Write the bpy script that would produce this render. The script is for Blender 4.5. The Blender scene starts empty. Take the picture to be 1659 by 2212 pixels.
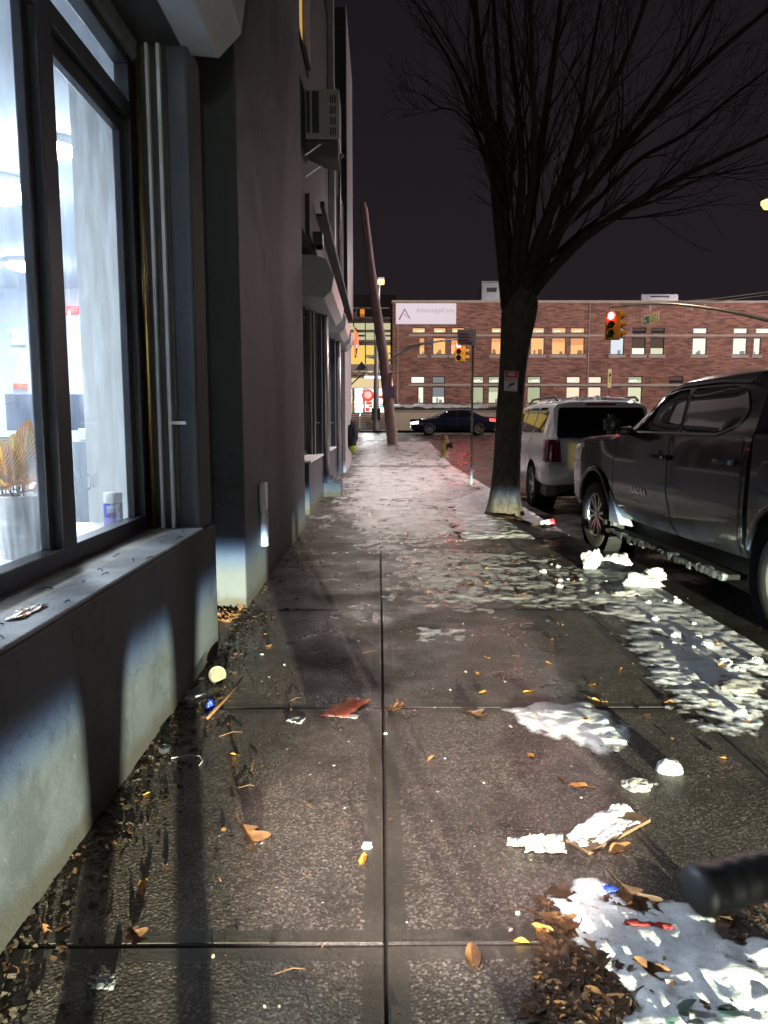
import bpy, bmesh, math, random
from mathutils import Vector, Matrix, noise, bvhtree
from mathutils.geometry import delaunay_2d_cdt
random.seed(7)
R = math.radians
sc = bpy.context.scene
C = sc.collection
V = Vector

# ------------------------------------------------------------ camera geometry
F_PX = 1598.5; CX, CY = 829.5, 1106.0
PITCH = math.atan((CY-913)/F_PX); YAW = math.atan(11.5/F_PX)
EYE = V((0, 0, 1.4))
_F = V((math.sin(YAW)*math.cos(PITCH), math.cos(YAW)*math.cos(PITCH), -math.sin(PITCH)))
_R = V((math.cos(YAW), -math.sin(YAW), 0)); _U = _R.cross(_F)

def ray(px, py): return _F + _R*((px-CX)/F_PX) + _U*(-(py-CY)/F_PX)
def on(px, py, ax, v):
    d = ray(px, py); return EYE + d*((v-EYE[ax])/d[ax])
def P(px, py, D): return on(px, py, 1, D)      # point standing at depth D
def G(px, py, z=0.0): return on(px, py, 2, z)  # point on the level ground
def gz(y): return min(max(0.0, (y-24.0)*0.0455), 0.9)

# ------------------------------------------------------------ materials
class NT:
    def __init__(s, name):
        s.m = bpy.data.materials.new(name); s.m.use_nodes = True
        s.t = s.m.node_tree; s.t.nodes.clear()
        s.out = s.n('ShaderNodeOutputMaterial')
    def n(s, kind, **kw):
        x = s.t.nodes.new(kind)
        for k, v in kw.items():
            if k.startswith('i_'):
                key = k[2:]; key = int(key) if key.isdigit() else key.replace('_', ' ')
                x.inputs[key].default_value = v
            else: setattr(x, k, v)
        return x
    def l(s, a, b): s.t.links.new(a, b)
    def coord(s, which='Object', scale=(1, 1, 1)):
        tc = s.n('ShaderNodeTexCoord'); mp = s.n('ShaderNodeMapping'); mp.inputs['Scale'].default_value = scale
        s.l(tc.outputs[which], mp.inputs['Vector']); return mp.outputs['Vector']
    def noise(s, vec, scale=5, detail=4, rough=.55):
        x = s.n('ShaderNodeTexNoise', i_Scale=scale, i_Detail=detail, i_Roughness=rough); s.l(vec, x.inputs['Vector']); return x.outputs['Fac']
    def vor(s, vec, scale=5, out='Distance'):
        x = s.n('ShaderNodeTexVoronoi', i_Scale=scale); s.l(vec, x.inputs['Vector']); return x.outputs[out]
    def ramp(s, fac, stops):
        r = s.n('ShaderNodeValToRGB'); e = r.color_ramp.elements
        while len(e) < len(stops): e.new(.5)
        for q, (p, c) in zip(e, stops):
            q.position = p; q.color = (c, c, c, 1) if isinstance(c, (int, float)) else tuple(c)+(1,)
        s.l(fac, r.inputs['Fac']); return r.outputs['Color']
    def mix(s, fac, a, b, mode='MIX'):
        x = s.n('ShaderNodeMix', data_type='RGBA', blend_type=mode)
        for i, v in ((0, fac), (6, a), (7, b)):
            if hasattr(v, 'is_output'): s.l(v, x.inputs[i])
            elif isinstance(v, (int, float)) and i: x.inputs[i].default_value = (v, v, v, 1)
            elif i: x.inputs[i].default_value = tuple(v)+(1,)
            else: x.inputs[i].default_value = v
        return x.outputs[2]
    def math(s, op, a, b=0.0):
        x = s.n('ShaderNodeMath', operation=op)
        for i, v in ((0, a), (1, b)):
            if hasattr(v, 'is_output'): s.l(v, x.inputs[i])
            else: x.inputs[i].default_value = v
        return x.outputs[0]
    def bump(s, h, strength=.3, dist=.01, prev=None):
        b = s.n('ShaderNodeBump', i_Strength=strength, i_Distance=dist); s.l(h, b.inputs['Height'])
        if prev: s.l(prev, b.inputs['Normal'])
        return b.outputs['Normal']
    def bsdf(s, color=(.5, .5, .5), rough=.6, metal=0.0, spec=.5, coat=0.0, normal=None, emit=None, estr=0.0):
        b = s.n('ShaderNodeBsdfPrincipled', i_Metallic=metal); b.inputs['Specular IOR Level'].default_value = spec
        b.inputs['Coat Weight'].default_value = coat; b.inputs['Coat Roughness'].default_value = .05
        if hasattr(color, 'is_output'): s.l(color, b.inputs['Base Color'])
        else: b.inputs['Base Color'].default_value = tuple(color)+(1,)
        if hasattr(rough, 'is_output'): s.l(rough, b.inputs['Roughness'])
        else: b.inputs['Roughness'].default_value = rough
        if normal: s.l(normal, b.inputs['Normal'])
        if emit:
            b.inputs['Emission Color'].default_value = tuple(emit)+(1,); b.inputs['Emission Strength'].default_value = estr
        s.l(b.outputs[0], s.out.inputs[0]); return b

def mat(name, c1, c2=None, rough=.6, metal=0.0, vscale=4, bump=0.0, bscale=60, spec=.5, coat=0.0, emit=None, estr=0.0, stretch=(1, 1, 1), rvar=0.0):
    t = NT(name); v = t.coord('Object', stretch)
    col = c1; nrm = None; r = rough
    if c2:
        f = t.ramp(t.noise(v, vscale, 6, .62), [(.36, 0.0), (.64, 1.0)]); col = t.mix(f, c1, c2)
        if rvar: r = t.ramp(t.noise(v, vscale*1.7, 4), [(.35, max(.03, rough-rvar)), (.65, min(1, rough+rvar))])
    if bump: nrm = t.bump(t.noise(v, bscale, 5, .65), bump, .01)
    t.bsdf(col, r, metal, spec, coat, nrm, emit, estr); return t.m

def emis(name, c, s):
    t = NT(name); e = t.n('ShaderNodeEmission', i_Strength=s); e.inputs[0].default_value = tuple(c)+(1,)
    t.l(e.outputs[0], t.out.inputs[0]); return t.m

def glass_mat(name, tint=(.9, .93, .95), rough=.02, grime=.04):
    t = NT(name); v = t.coord('Object')
    tr = t.n('ShaderNodeBsdfTransparent'); tr.inputs[0].default_value = tuple(tint)+(1,)
    gl = t.n('ShaderNodeBsdfGlossy', i_Roughness=rough); gl.inputs[0].default_value = (.9, .9, .9, 1)
    df = t.n('ShaderNodeBsdfTranslucent'); df.inputs[0].default_value = (.85, .9, .95, 1)
    lw = t.n('ShaderNodeLayerWeight', i_Blend=.5)
    fr = t.math('ADD', t.math('MULTIPLY', t.math('POWER', lw.outputs['Facing'], 4.0), .45), .03)
    m = t.n('ShaderNodeMixShader'); t.l(fr, m.inputs[0]); t.l(tr.outputs[0], m.inputs[1]); t.l(gl.outputs[0], m.inputs[2])
    g = t.ramp(t.noise(t.coord('Object', (1, 2, .6)), 4, 6, .7), [(.45, grime*.3), (.75, grime*2)])
    m2 = t.n('ShaderNodeMixShader'); t.l(g, m2.inputs[0]); t.l(m.outputs[0], m2.inputs[1]); t.l(df.outputs[0], m2.inputs[2])
    t.l(m2.outputs[0], t.out.inputs[0]); return t.m

def concrete(name, c1, c2, speck, agg=1.0, wet=.5):
    t = NT(name); v = t.coord('Object')
    big = t.noise(v, .9, 5, .6); mid = t.noise(v, 7, 6, .65)
    base = t.mix(t.ramp(big, [(.35, 0.0), (.65, 1.0)]), c1, c2)
    base = t.mix(t.ramp(mid, [(.3, .0), (.75, .55)]), base, tuple(x*.45 for x in c1))
    cell = t.vor(v, 150, 'Color'); sp = t.ramp(cell, [(.0, 0.0), (.55, 0.0), (.92, 1.0)])
    base = t.mix(t.math('MULTIPLY', sp, .7*agg), base, speck)
    dots = t.ramp(t.vor(v, 62), [(.03, 1.0), (.16, 0.0)])
    keep = t.ramp(t.vor(v, 62, 'Color'), [(.72, 0.0), (.8, 1.0)])
    base = t.mix(t.math('MULTIPLY', t.math('MULTIPLY', dots, keep), .6*agg), base, tuple(min(1, x*1.7) for x in speck))
    at = t.n('ShaderNodeAttribute', attribute_name='tone'); tf = t.math('ADD', at.outputs['Fac'], t.math('LESS_THAN', at.outputs['Fac'], .01))
    base = t.mix(1.0, base, tf, 'MULTIPLY')
    gum = t.ramp(t.vor(v, 3.1), [(.035, .8), (.06, 0.0)]); base = t.mix(t.math('MULTIPLY', gum, t.ramp(t.vor(v, 3.1, 'Color'), [(.45, 0.0), (.5, 1.0)])), base, (.02, .018, .017))
    stain = t.ramp(t.noise(v, 2.3, 7, .7), [(.46, 0.0), (.70, .85)])
    base = t.mix(stain, base, (.028, .024, .02))
    rr = t.ramp(t.noise(v, 1.6, 6, .65), [(.36, .60-.42*wet), (.66, .72)])
    n1 = t.bump(t.noise(v, 9, 5, .6), .35, .012)
    n2 = t.bump(t.vor(v, 110), .38*agg, .006, n1)
    n3 = t.bump(t.noise(v, 260, 3, .6), .35, .003, n2)
    t.bsdf(base, rr, 0, .5, 0, n3); return t.m

def brick(name):
    t = NT(name); tc = t.n('ShaderNodeTexCoord'); sx = t.n('ShaderNodeSeparateXYZ'); cb = t.n('ShaderNodeCombineXYZ')
    t.l(tc.outputs['Object'], sx.inputs[0]); t.l(sx.outputs[0], cb.inputs[0]); t.l(sx.outputs[2], cb.inputs[1])
    b = t.n('ShaderNodeTexBrick', i_Scale=1.0); b.inputs['Brick Width'].default_value = .42; b.inputs['Row Height'].default_value = .1
    b.inputs['Mortar Size'].default_value = .008; b.inputs['Bias'].default_value = -.1
    b.inputs['Color1'].default_value = (.36, .165, .115, 1); b.inputs['Color2'].default_value = (.15, .065, .05, 1); b.inputs['Mortar'].default_value = (.30, .23, .20, 1)
    t.l(cb.outputs[0], b.inputs['Vector'])
    v2 = t.n('ShaderNodeMapping'); v2.inputs['Scale'].default_value = (1.2, 8, 1); t.l(cb.outputs[0], v2.inputs[0])
    f = t.ramp(t.noise(v2.outputs[0], 1.1, 6, .7), [(.3, .45), (.72, 1.5)])
    col = t.mix(1.0, b.outputs['Color'], f, 'MULTIPLY')
    v3 = t.coord('Object'); dirt = t.ramp(t.noise(v3, .35, 4), [(.3, .8), (.7, 1.12)])
    col = t.mix(1.0, col, dirt, 'MULTIPLY')
    t.bsdf(col, .85, 0, .3, 0, t.bump(b.outputs['Fac'], .4, -.01)); return t.m

def plaster(name, c1, c2):
    t = NT(name); v = t.coord('Object')
    col = t.mix(t.ramp(t.noise(v, .8, 6, .65), [(.35, 0.0), (.68, 1.0)]), c1, c2)
    vs = t.coord('Object', (6, 6, .5))
    col = t.mix(t.ramp(t.noise(vs, 1.2, 5, .6), [(.5, 0.0), (.8, .35)]), col, tuple(x*.55 for x in c1))
    sm = t.ramp(t.noise(v, 1.7, 4, .75), [(.56, 0.0), (.66, .55)]); col = t.mix(sm, col, tuple(x*.35 for x in c1))
    ck = t.n('ShaderNodeTexVoronoi', feature='DISTANCE_TO_EDGE', i_Scale=.9); wv = t.n('ShaderNodeVectorMath', operation='ADD'); nz = t.n('ShaderNodeTexNoise', i_Scale=3.0, i_Detail=5); t.l(v, nz.inputs['Vector']); t.l(v, wv.inputs[0]); t.l(nz.outputs['Color'], wv.inputs[1]); t.l(wv.outputs[0], ck.inputs['Vector'])
    col = t.mix(t.math('MULTIPLY', t.ramp(ck.outputs['Distance'], [(.002, .7), (.008, 0.0)]), t.ramp(t.noise(v, .7, 3), [(.5, 0.0), (.6, 1.0)])), col, tuple(x*.3 for x in c1))
    chip = t.ramp(t.noise(v, 26, 4, .6), [(.69, 0.0), (.72, .5)]); col = t.mix(chip, col, tuple(min(1, x*1.8) for x in c1))
    # grime splashed up from the pavement
    g = t.n('ShaderNodeNewGeometry'); sx = t.n('ShaderNodeSeparateXYZ'); t.l(g.outputs['Position'], sx.inputs[0])
    zz = t.math('ADD', sx.outputs[2], t.math('MULTIPLY', t.noise(v, 14, 5), -.12))
    low = t.ramp(zz, [(0.0, .8), (.05, 0.0)])
    col = t.mix(low, col, (.05, .045, .035))
    n = t.bump(t.noise(v, 5, 4), .15, .02); n = t.bump(t.noise(v, 90, 5, .7), .35, .006, n)
    t.bsdf(col, .78, 0, .35, 0, n); return t.m

def snow_mat(name, dirt=.5, c=(.74, .77, .80), melt=True, thin=(.075, .068, .064), hi=.62, tr=.14):
    t = NT(name); v = t.coord('Object')
    f = t.ramp(t.noise(v, 5, 6, .7), [(.42, 0.0), (.75, dirt)])
    col = t.mix(f, c, (.24, .23, .225))
    f2 = t.ramp(t.noise(v, 52, 4, .7), [(.52, 0.0), (.68, dirt*.7)]); col = t.mix(f2, col, (.16, .13, .11))
    rough = t.ramp(t.noise(v, 9, 3), [(.35, .3), (.65, .65)])
    if melt:   # thin slush is grey, glassy and wet, deep snow is white
        at = t.n('ShaderNodeAttribute', attribute_name='depth'); d = t.math('ADD', at.outputs['Fac'], t.math('MULTIPLY', t.math('SUBTRACT', t.noise(v, 28, 4, .7), .5), .7))
        th = t.ramp(d, [(.02, 0.0), (hi, 1.0)]); col = t.mix(th, thin, col); rough = t.mix(th, tr, rough)
    n = t.bump(t.noise(v, 16, 5, .65), .35, .012); n = t.bump(t.noise(v, 130, 4, .7), .7, .004, n)
    b = t.bsdf(col, rough, 0, .5, 0, n)
    if not melt: b.inputs['Subsurface Weight'].default_value = .25; b.inputs['Subsurface Radius'].default_value = (.02, .02, .022); b.inputs['Subsurface Scale'].default_value = .5
    return t.m

def bark_mat():
    t = NT('bark'); v = t.coord('Object'); vs = t.coord('Object', (1, 1, .35))
    col = t.mix(t.ramp(t.noise(vs, 18, 6, .7), [(.35, 0.0), (.65, 1.0)]), (.042, .034, .027), (.115, .094, .072))
    col = t.mix(t.ramp(t.noise(v, 5, 5, .7), [(.55, 0.0), (.7, .5)]), col, (.13, .13, .09))
    n = t.bump(t.noise(vs, 26, 6, .75), .8, .03)
    t.bsdf(col, .8, 0, .3, 0, n); return t.m

def croton_mat():
    t = NT('croton_leaf'); tc = t.n('ShaderNodeTexCoord'); sx = t.n('ShaderNodeSeparateXYZ'); t.l(tc.outputs['UV'], sx.inputs[0])
    ax = t.math('ABSOLUTE', sx.outputs[0]); ph = t.math('SUBTRACT', t.math('MULTIPLY', sx.outputs[1], 62), t.math('MULTIPLY', ax, 26))
    nz = t.noise(tc.outputs['Object'], 40, 4); ph = t.math('ADD', ph, t.math('MULTIPLY', nz, 5))
    s = t.math('ADD', t.math('MULTIPLY', t.math('SINE', ph), .5), .5)
    vein = t.ramp(s, [(.58, 0.0), (.8, 1.0)]); mid = t.ramp(ax, [(.05, 1.0), (.13, 0.0)])
    base = t.mix(t.ramp(t.noise(tc.outputs['Object'], 9, 3), [(.4, 0.0), (.62, 1.0)]), (.05, .20, .03), (.42, .06, .03))
    base = t.mix(t.ramp(ax, [(.3, 0.0), (.95, .7)]), base, (.45, .09, .03))
    col = t.mix(t.math('MAXIMUM', t.math('MULTIPLY', vein, .85), mid), base, (.95, .50, .03))
    b = t.bsdf(col, .35, 0, .5, .2); tl = t.n('ShaderNodeBsdfTranslucent'); t.l(col, tl.inputs[0]); mx = t.n('ShaderNodeMixShader'); mx.inputs[0].default_value = .5
    t.l(b.outputs[0], mx.inputs[1]); t.l(tl.outputs[0], mx.inputs[2]); t.l(mx.outputs[0], t.out.inputs[0]); return t.m

MT = {}
def trans_mat(name, c):
    t = NT(name); a = t.n('ShaderNodeBsdfTranslucent'); a.inputs[0].default_value = tuple(c)+(1,); b = t.n('ShaderNodeBsdfDiffuse'); b.inputs[0].default_value = tuple(c)+(1,); m = t.n('ShaderNodeMixShader'); m.inputs[0].default_value = .35
    t.l(a.outputs[0], m.inputs[1]); t.l(b.outputs[0], m.inputs[2]); t.l(m.outputs[0], t.out.inputs[0]); return t.m
def setup_mats():
    M = MT
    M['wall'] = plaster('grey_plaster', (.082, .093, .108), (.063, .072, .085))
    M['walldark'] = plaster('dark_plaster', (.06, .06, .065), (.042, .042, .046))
    M['pale'] = mat('pale_render', (.42, .40, .42), (.33, .31, .33), .75, bump=.15)
    M['aggr'] = concrete('aggregate_concrete', (.084, .067, .059), (.043, .035, .031), (.28, .235, .205), 1.0, 1.0)
    M['edge'] = concrete('trowelled_concrete', (.08, .067, .058), (.05, .043, .038), (.18, .16, .135), .25, .9)
    M['joint'] = mat('joint_dirt', (.012, .010, .008), (.03, .024, .018), .8, vscale=20, bump=.5)
    M['curb'] = concrete('curb_concrete', (.15, .135, .11), (.10, .09, .075), (.3, .28, .22), .5)
    M['asphalt'] = concrete('wet_asphalt', (.016, .015, .016), (.026, .024, .024), (.07, .065, .06), .45, 1.1)
    M['soil'] = mat('tree_pit_soil', (.035, .025, .018), (.07, .055, .04), .9, vscale=9, bump=.8)
    M['snow'] = snow_mat('snow', .5, (.84, .86, .90), True, (.16, .15, .145), .45, .3); M['ice'] = snow_mat('trodden_ice', .9, (.66, .65, .67), True, (.085, .075, .072), .6, .22); M['farice'] = snow_mat('far_ice', .7, (.66, .64, .66), True, (.24, .21, .21), .45, .3); M['clean_snow'] = snow_mat('clean_snow', .2, (.44, .46, .48), False)
    M['frame'] = mat('dark_aluminium', (.035, .036, .045), (.05, .05, .06), .38, .55, vscale=6, bump=.05)
    M['sill'] = concrete('stone_sill', (.40, .34, .28), (.32, .30, .28), (.5, .48, .44), .3, .2)
    M['lip'] = concrete('painted_sill_edge', (.26, .27, .29), (.2, .21, .22), (.42, .43, .44), .6, .2)
    M['galv'] = mat('galvanised_steel', (.42, .42, .43), (.3, .3, .31), .38, .75, vscale=3, bump=.08, bscale=8)
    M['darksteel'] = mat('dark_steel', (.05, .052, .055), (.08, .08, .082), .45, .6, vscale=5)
    M['hood'] = mat('grey_painted_steel', (.52, .535, .54), (.42, .43, .44), .42, .05, vscale=3, bump=.06, bscale=10)
    M['white_rail'] = mat('white_enamel', (.75, .75, .76), (.62, .62, .63), .4, vscale=6)
    M['brass'] = mat('brass', (.42, .28, .11), (.30, .2, .08), .32, .9, vscale=8)
    M['glass'] = glass_mat('window_glass', grime=.075); M['clearplastic'] = glass_mat('clear_plastic', (.86, .88, .9), .12, .1)
    M['white'] = mat('white_paint', (.78, .78, .77), (.7, .7, .69), .6, vscale=2)
    M['room'] = mat('room_paint', (.72, .76, .80), (.66, .70, .75), .7, vscale=1)
    M['whiteplastic'] = mat('white_plastic', (.86, .84, .78), (.8, .78, .72), .45, vscale=9)
    M['black'] = mat('black_plastic', (.018, .018, .019), (.028, .028, .03), .5, vscale=30, bump=.05)
    M['rubber'] = mat('tyre_rubber', (.022, .022, .023), (.04, .038, .036), .75, vscale=14, bump=.3, bscale=90)
    M['brick'] = brick('red_brick'); M['bark'] = bark_mat(); M['croton'] = croton_mat(); M['twigs'] = mat('shaded_twig_bark', (.016, .013, .012), (.03, .025, .022), .85, vscale=9, bump=.4, bscale=40, spec=.2)  # twig bark darkened further so the crown reads as unlit
    M['stone'] = mat('buff_stone', (.44, .36, .30), (.36, .30, .25), .8, vscale=2, bump=.2)
    M['cream'] = mat('cream_render', (.52, .44, .33), (.45, .38, .29), .8, vscale=1.5, bump=.15)
    M['etch'] = trans_mat('etched_glass', (.95, .97, 1)); M['truck'] = mat('grey_metallic_paint', (.062, .058, .060), (.075, .07, .072), .34, .45, vscale=2, coat=.8)
    M['suvpaint'] = mat('silver_white_paint', (.80, .81, .83), (.74, .75, .77), .3, .05, vscale=2, coat=.7)
    M['navy'] = mat('navy_paint', (.010, .013, .035), (.014, .017, .04), .22, .2, vscale=2, coat=.8)
    M['carglass'] = mat('tinted_glass', (.006, .006, .008), None, .04, 0, spec=.45)
    M['dirtspray'] = None
    M['alloy'] = mat('alloy', (.52, .52, .54), (.42, .42, .44), .3, .8, vscale=9)
    M['chrome'] = mat('chrome', (.75, .75, .76), None, .12, 1.0)
    M['tail'] = mat('red_lens', (.22, .01, .012), (.16, .008, .01), .12, 0, coat=.5, vscale=30)
    M['yellow'] = mat('signal_yellow', (.72, .36, .03), (.62, .3, .03), .5, vscale=8)
    M['hydrant'] = mat('worn_yellow_paint', (.62, .42, .16), (.42, .34, .12), .6, vscale=9, bump=.2)
    M['wood'] = mat('weathered_pole_wood', (.78, .55, .54), (.52, .34, .33), .8, vscale=9, bump=.5, bscale=30, stretch=(1, 1, .12))
    M['stick'] = mat('wet_brown_wood', (.10, .045, .025), (.06, .03, .02), .45, vscale=20, stretch=(1, .2, 1))
    M['paper'] = mat('dirty_paper', (.62, .60, .56), (.45, .43, .39), .75, vscale=14, bump=.2)
    M['card'] = mat('wet_cardboard', (.17, .10, .06), (.11, .065, .04), .6, vscale=12, bump=.2)
    M['orange'] = mat('orange_wrapper', (.78, .11, .03), (.70, .22, .12), .4, vscale=18)
    M['redw'] = mat('red_wrapper', (.38, .05, .045), (.24, .035, .035), .35, vscale=18)
    M['blue'] = mat('blue_wrapper', (.02, .06, .62), (.02, .03, .3), .3, vscale=40)
    M['leaf_y'] = mat('yellow_leaf', (.46, .22, .04), (.30, .13, .03), .5, vscale=30)
    M['leaf_b'] = mat('brown_leaf', (.085, .040, .018), (.04, .02, .011), .7, vscale=30)
    M['leaf_t'] = mat('tan_leaf', (.17, .078, .027), (.09, .04, .016), .75, vscale=30)
    M['greenery'] = mat('dark_green_leaf', (.010, .035, .028), (.02, .055, .042), .5, vscale=30)
    M['hedge'] = mat('dark_hedge', (.012, .018, .010), (.03, .035, .02), .8, vscale=8, bump=.8, bscale=20)
    M['red_paint'] = mat('sign_red', (.55, .04, .07), None, .5); M['black_paint'] = mat('sign_black', (.015, .015, .015), None, .6)
    M['sign_white'] = mat('sign_white', (.74, .72, .74), (.66, .64, .66), .5, vscale=2)
    M['signpurple'] = mat('flyer_lilac', (.50, .38, .62), (.62, .48, .66), .6, vscale=12)
    M['signgreen'] = mat('sign_green', (.03, .16, .09), (.04, .2, .1), .5, vscale=6)
    M['signolive'] = mat('sign_yellow_half', (.45, .40, .10), None, .5)
    M['bluefab'] = mat('dark_cloth', (.02, .022, .03), (.03, .03, .04), .9, vscale=20)
    M['skin'] = mat('skin', (.45, .28, .2), None, .6)
    M['neon_g'] = mat('yellow_green_cloth', (.45, .62, .05), (.3, .45, .04), .7, vscale=20)
setup_mats()
M = MT

# ------------------------------------------------------------ mesh helpers
class MB:
    def __init__(s): s.v = []; s.f = []; s.mi = []; s.uv = {}
    def add(s, vs, fs, mi=0):
        k = len(s.v); s.v += [V(p) for p in vs]
        for f in fs: s.f.append(tuple(i+k for i in f)); s.mi.append(mi)
    def box(s, lo, hi, mi=0, mtx=None):
        x0, y0, z0 = lo; x1, y1, z1 = hi
        vs = [V(p) for p in ((x0,y0,z0),(x1,y0,z0),(x1,y1,z0),(x0,y1,z0),(x0,y0,z1),(x1,y0,z1),(x1,y1,z1),(x0,y1,z1))]
        if mtx is not None: vs = [mtx @ p for p in vs]
        s.add(vs, [(0,3,2,1),(4,5,6,7),(0,1,5,4),(1,2,6,5),(2,3,7,6),(3,0,4,7)], mi); return s
    def quad(s, *p, mi=0): s.add(p, [tuple(range(len(p)))], mi); return s
    def tube(s, pts, rad, n=8, mi=0, cap=True):
        pts = [V(p) for p in pts]; rad = rad if isinstance(rad, (list, tuple)) else [rad]*len(pts)
        base = len(s.v); prev = None
        for i, p in enumerate(pts):
            t = (pts[min(i+1, len(pts)-1)]-pts[max(i-1, 0)])
            t = t.normalized() if t.length > 1e-9 else V((0, 0, 1))
            if prev is None: a = t.orthogonal().normalized()
            else:
                a = prev-t*prev.dot(t); a = a.normalized() if a.length > 1e-6 else t.orthogonal().normalized()
            prev = a; b = t.cross(a)
            for k in range(n):
                an = 2*math.pi*k/n; s.v.append(p+(a*math.cos(an)+b*math.sin(an))*rad[i])
        for i in range(len(pts)-1):
            for k in range(n):
                q = base+i*n; s.f.append((q+k, q+(k+1) % n, q+n+(k+1) % n, q+n+k)); s.mi.append(mi)
        if cap:
            s.f.append(tuple(base+k for k in reversed(range(n)))); s.mi.append(mi)
            q = base+(len(pts)-1)*n; s.f.append(tuple(q+k for k in range(n))); s.mi.append(mi)
        return s
    def lathe(s, prof, n=24, c=(0, 0, 0), axis='z', mi=0, cap=True):
        base = len(s.v); c = V(c)
        for r, h in prof:
            for k in range(n):
                a = 2*math.pi*k/n; x, y = r*math.cos(a), r*math.sin(a)
                s.v.append(c+(V((x, y, h)) if axis == 'z' else V((h, x, y)) if axis == 'x' else V((x, h, y))))
        for i in range(len(prof)-1):
            for k in range(n):
                q = base+i*n; s.f.append((q+k, q+(k+1) % n, q+n+(k+1) % n, q+n+k)); s.mi.append(mi)
        if cap:
            s.f.append(tuple(base+k for k in reversed(range(n)))); s.mi.append(mi)
            q = base+(len(prof)-1)*n; s.f.append(tuple(q+k for k in range(n))); s.mi.append(mi)
        return s
    def prism(s, poly, d, mi=0):
        """poly: list of 3D points, extruded by vector d"""
        n = len(poly); poly = [V(p) for p in poly]; d = V(d)
        s.add(poly+[p+d for p in poly], [tuple(reversed(range(n))), tuple(range(n, 2*n))]+[(i, (i+1) % n, n+(i+1) % n, n+i) for i in range(n)], mi); return s
    def build(s, name, mats, parent=None, smooth=None, bevel=0.0, kind=None, local=False):
        me = bpy.data.meshes.new(name); off = V((0, 0, 0))
        if parent is not None and not local: off = wloc(parent)
        me.from_pydata([tuple(p-off) for p in s.v], [], s.f)
        if not isinstance(mats, (list, tuple)): mats = [mats]
        for m in mats: me.materials.append(m)
        me.polygons.foreach_set('material_index', s.mi)
        bm = bmesh.new(); bm.from_mesh(me); bmesh.ops.recalc_face_normals(bm, faces=bm.faces)
        bm.to_mesh(me); bm.free()
        if smooth is not None:
            me.shade_smooth()
            if smooth < 180: me.set_sharp_from_angle(angle=R(smooth))
        o = bpy.data.objects.new(name, me); C.objects.link(o)
        if parent is not None: o.parent = parent
        if bevel:
            b = o.modifiers.new('bevel', 'BEVEL'); b.width = bevel; b.segments = 2; b.limit_method = 'ANGLE'
        if kind: o['kind'] = kind
        return o
def wloc(o):
    p = V(o.location)
    while o.parent: o = o.parent; p = p+V(o.location)
    return p
def tag(o, label=None, cat=None, group=None, kind=None):
    if label: o['label'] = label
    if cat: o['category'] = cat
    if group: o['group'] = group
    if kind: o['kind'] = kind
    return o
def thing(name, label, cat, loc=(0, 0, 0), rz=0, group=None):
    o = bpy.data.objects.new(name, None); C.objects.link(o); o.location = loc; o.rotation_euler = (0, 0, rz); o.empty_display_size = .2
    return tag(o, label, cat, group)
def dup(o, parent=None, loc=None, rz=None):
    c = o.copy(); C.objects.link(c); c.parent = parent
    if loc is not None: c.location = loc
    if rz is not None: c.rotation_euler = (0, 0, rz) if not isinstance(rz, tuple) else rz
    for ch in [k for k in o.children]: dup(ch, c)
    return c
def struct(name, mb, m, **kw): return tag(mb.build(name, m, **kw), kind='structure')
def text(name, s, size, mtx, m, parent=None, ext=.002, align='CENTER', spacing=1.0, bold=0.0):
    cu = bpy.data.curves.new(name, 'FONT'); cu.body = s; cu.size = size; cu.extrude = ext; cu.align_x = align; cu.align_y = 'CENTER'; cu.space_character = spacing; cu.offset = bold
    o = bpy.data.objects.new(name, cu); C.objects.link(o)
    dg = bpy.context.evaluated_depsgraph_get(); dg.update()
    me = bpy.data.meshes.new_from_object(o.evaluated_get(dg)); bpy.data.objects.remove(o); bpy.data.curves.remove(cu)
    if parent is not None: mtx = Matrix.Translation(-wloc(parent)) @ mtx
    me.transform(mtx); me.materials.clear(); me.materials.append(m)
    o = bpy.data.objects.new(name, me); C.objects.link(o)
    if parent is not None: o.parent = parent
    return o
def facing(loc, x, up):      # matrix taking text xy plane to given right/up axes
    x = V(x).normalized(); up = V(up).normalized(); z = x.cross(up)
    m = Matrix(((x.x, up.x, z.x, loc[0]), (x.y, up.y, z.y, loc[1]), (x.z, up.z, z.z, loc[2]), (0, 0, 0, 1))); return m
def grid_wall(mb, o, ux, uz, nx, xs, zs, holes, depth, mi=0):
    """wall from o spanned by ux,uz; holes=[(x0,x1,z0,z1)] get reveals going depth along -nx"""
    X = sorted(set(xs+[h[0] for h in holes]+[h[1] for h in holes])); Z = sorted(set(zs+[h[2] for h in holes]+[h[3] for h in holes]))
    o = V(o); ux = V(ux); uz = V(uz); nx = V(nx)
    for i in range(len(X)-1):
        for j in range(len(Z)-1):
            a, b, c, d = X[i], X[i+1], Z[j], Z[j+1]
            if any(h[0] <= (a+b)/2 <= h[1] and h[2] <= (c+d)/2 <= h[3] for h in holes): continue
            mb.quad(o+ux*a+uz*c, o+ux*b+uz*c, o+ux*b+uz*d, o+ux*a+uz*d, mi=mi)
    for a, b, c, d in holes:
        q = [o+ux*a+uz*c, o+ux*b+uz*c, o+ux*b+uz*d, o+ux*a+uz*d]
        for k in range(4):
            p0, p1 = q[k], q[(k+1) % 4]; mb.quad(p0, p1, p1-nx*depth, p0-nx*depth, mi=mi)

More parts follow.
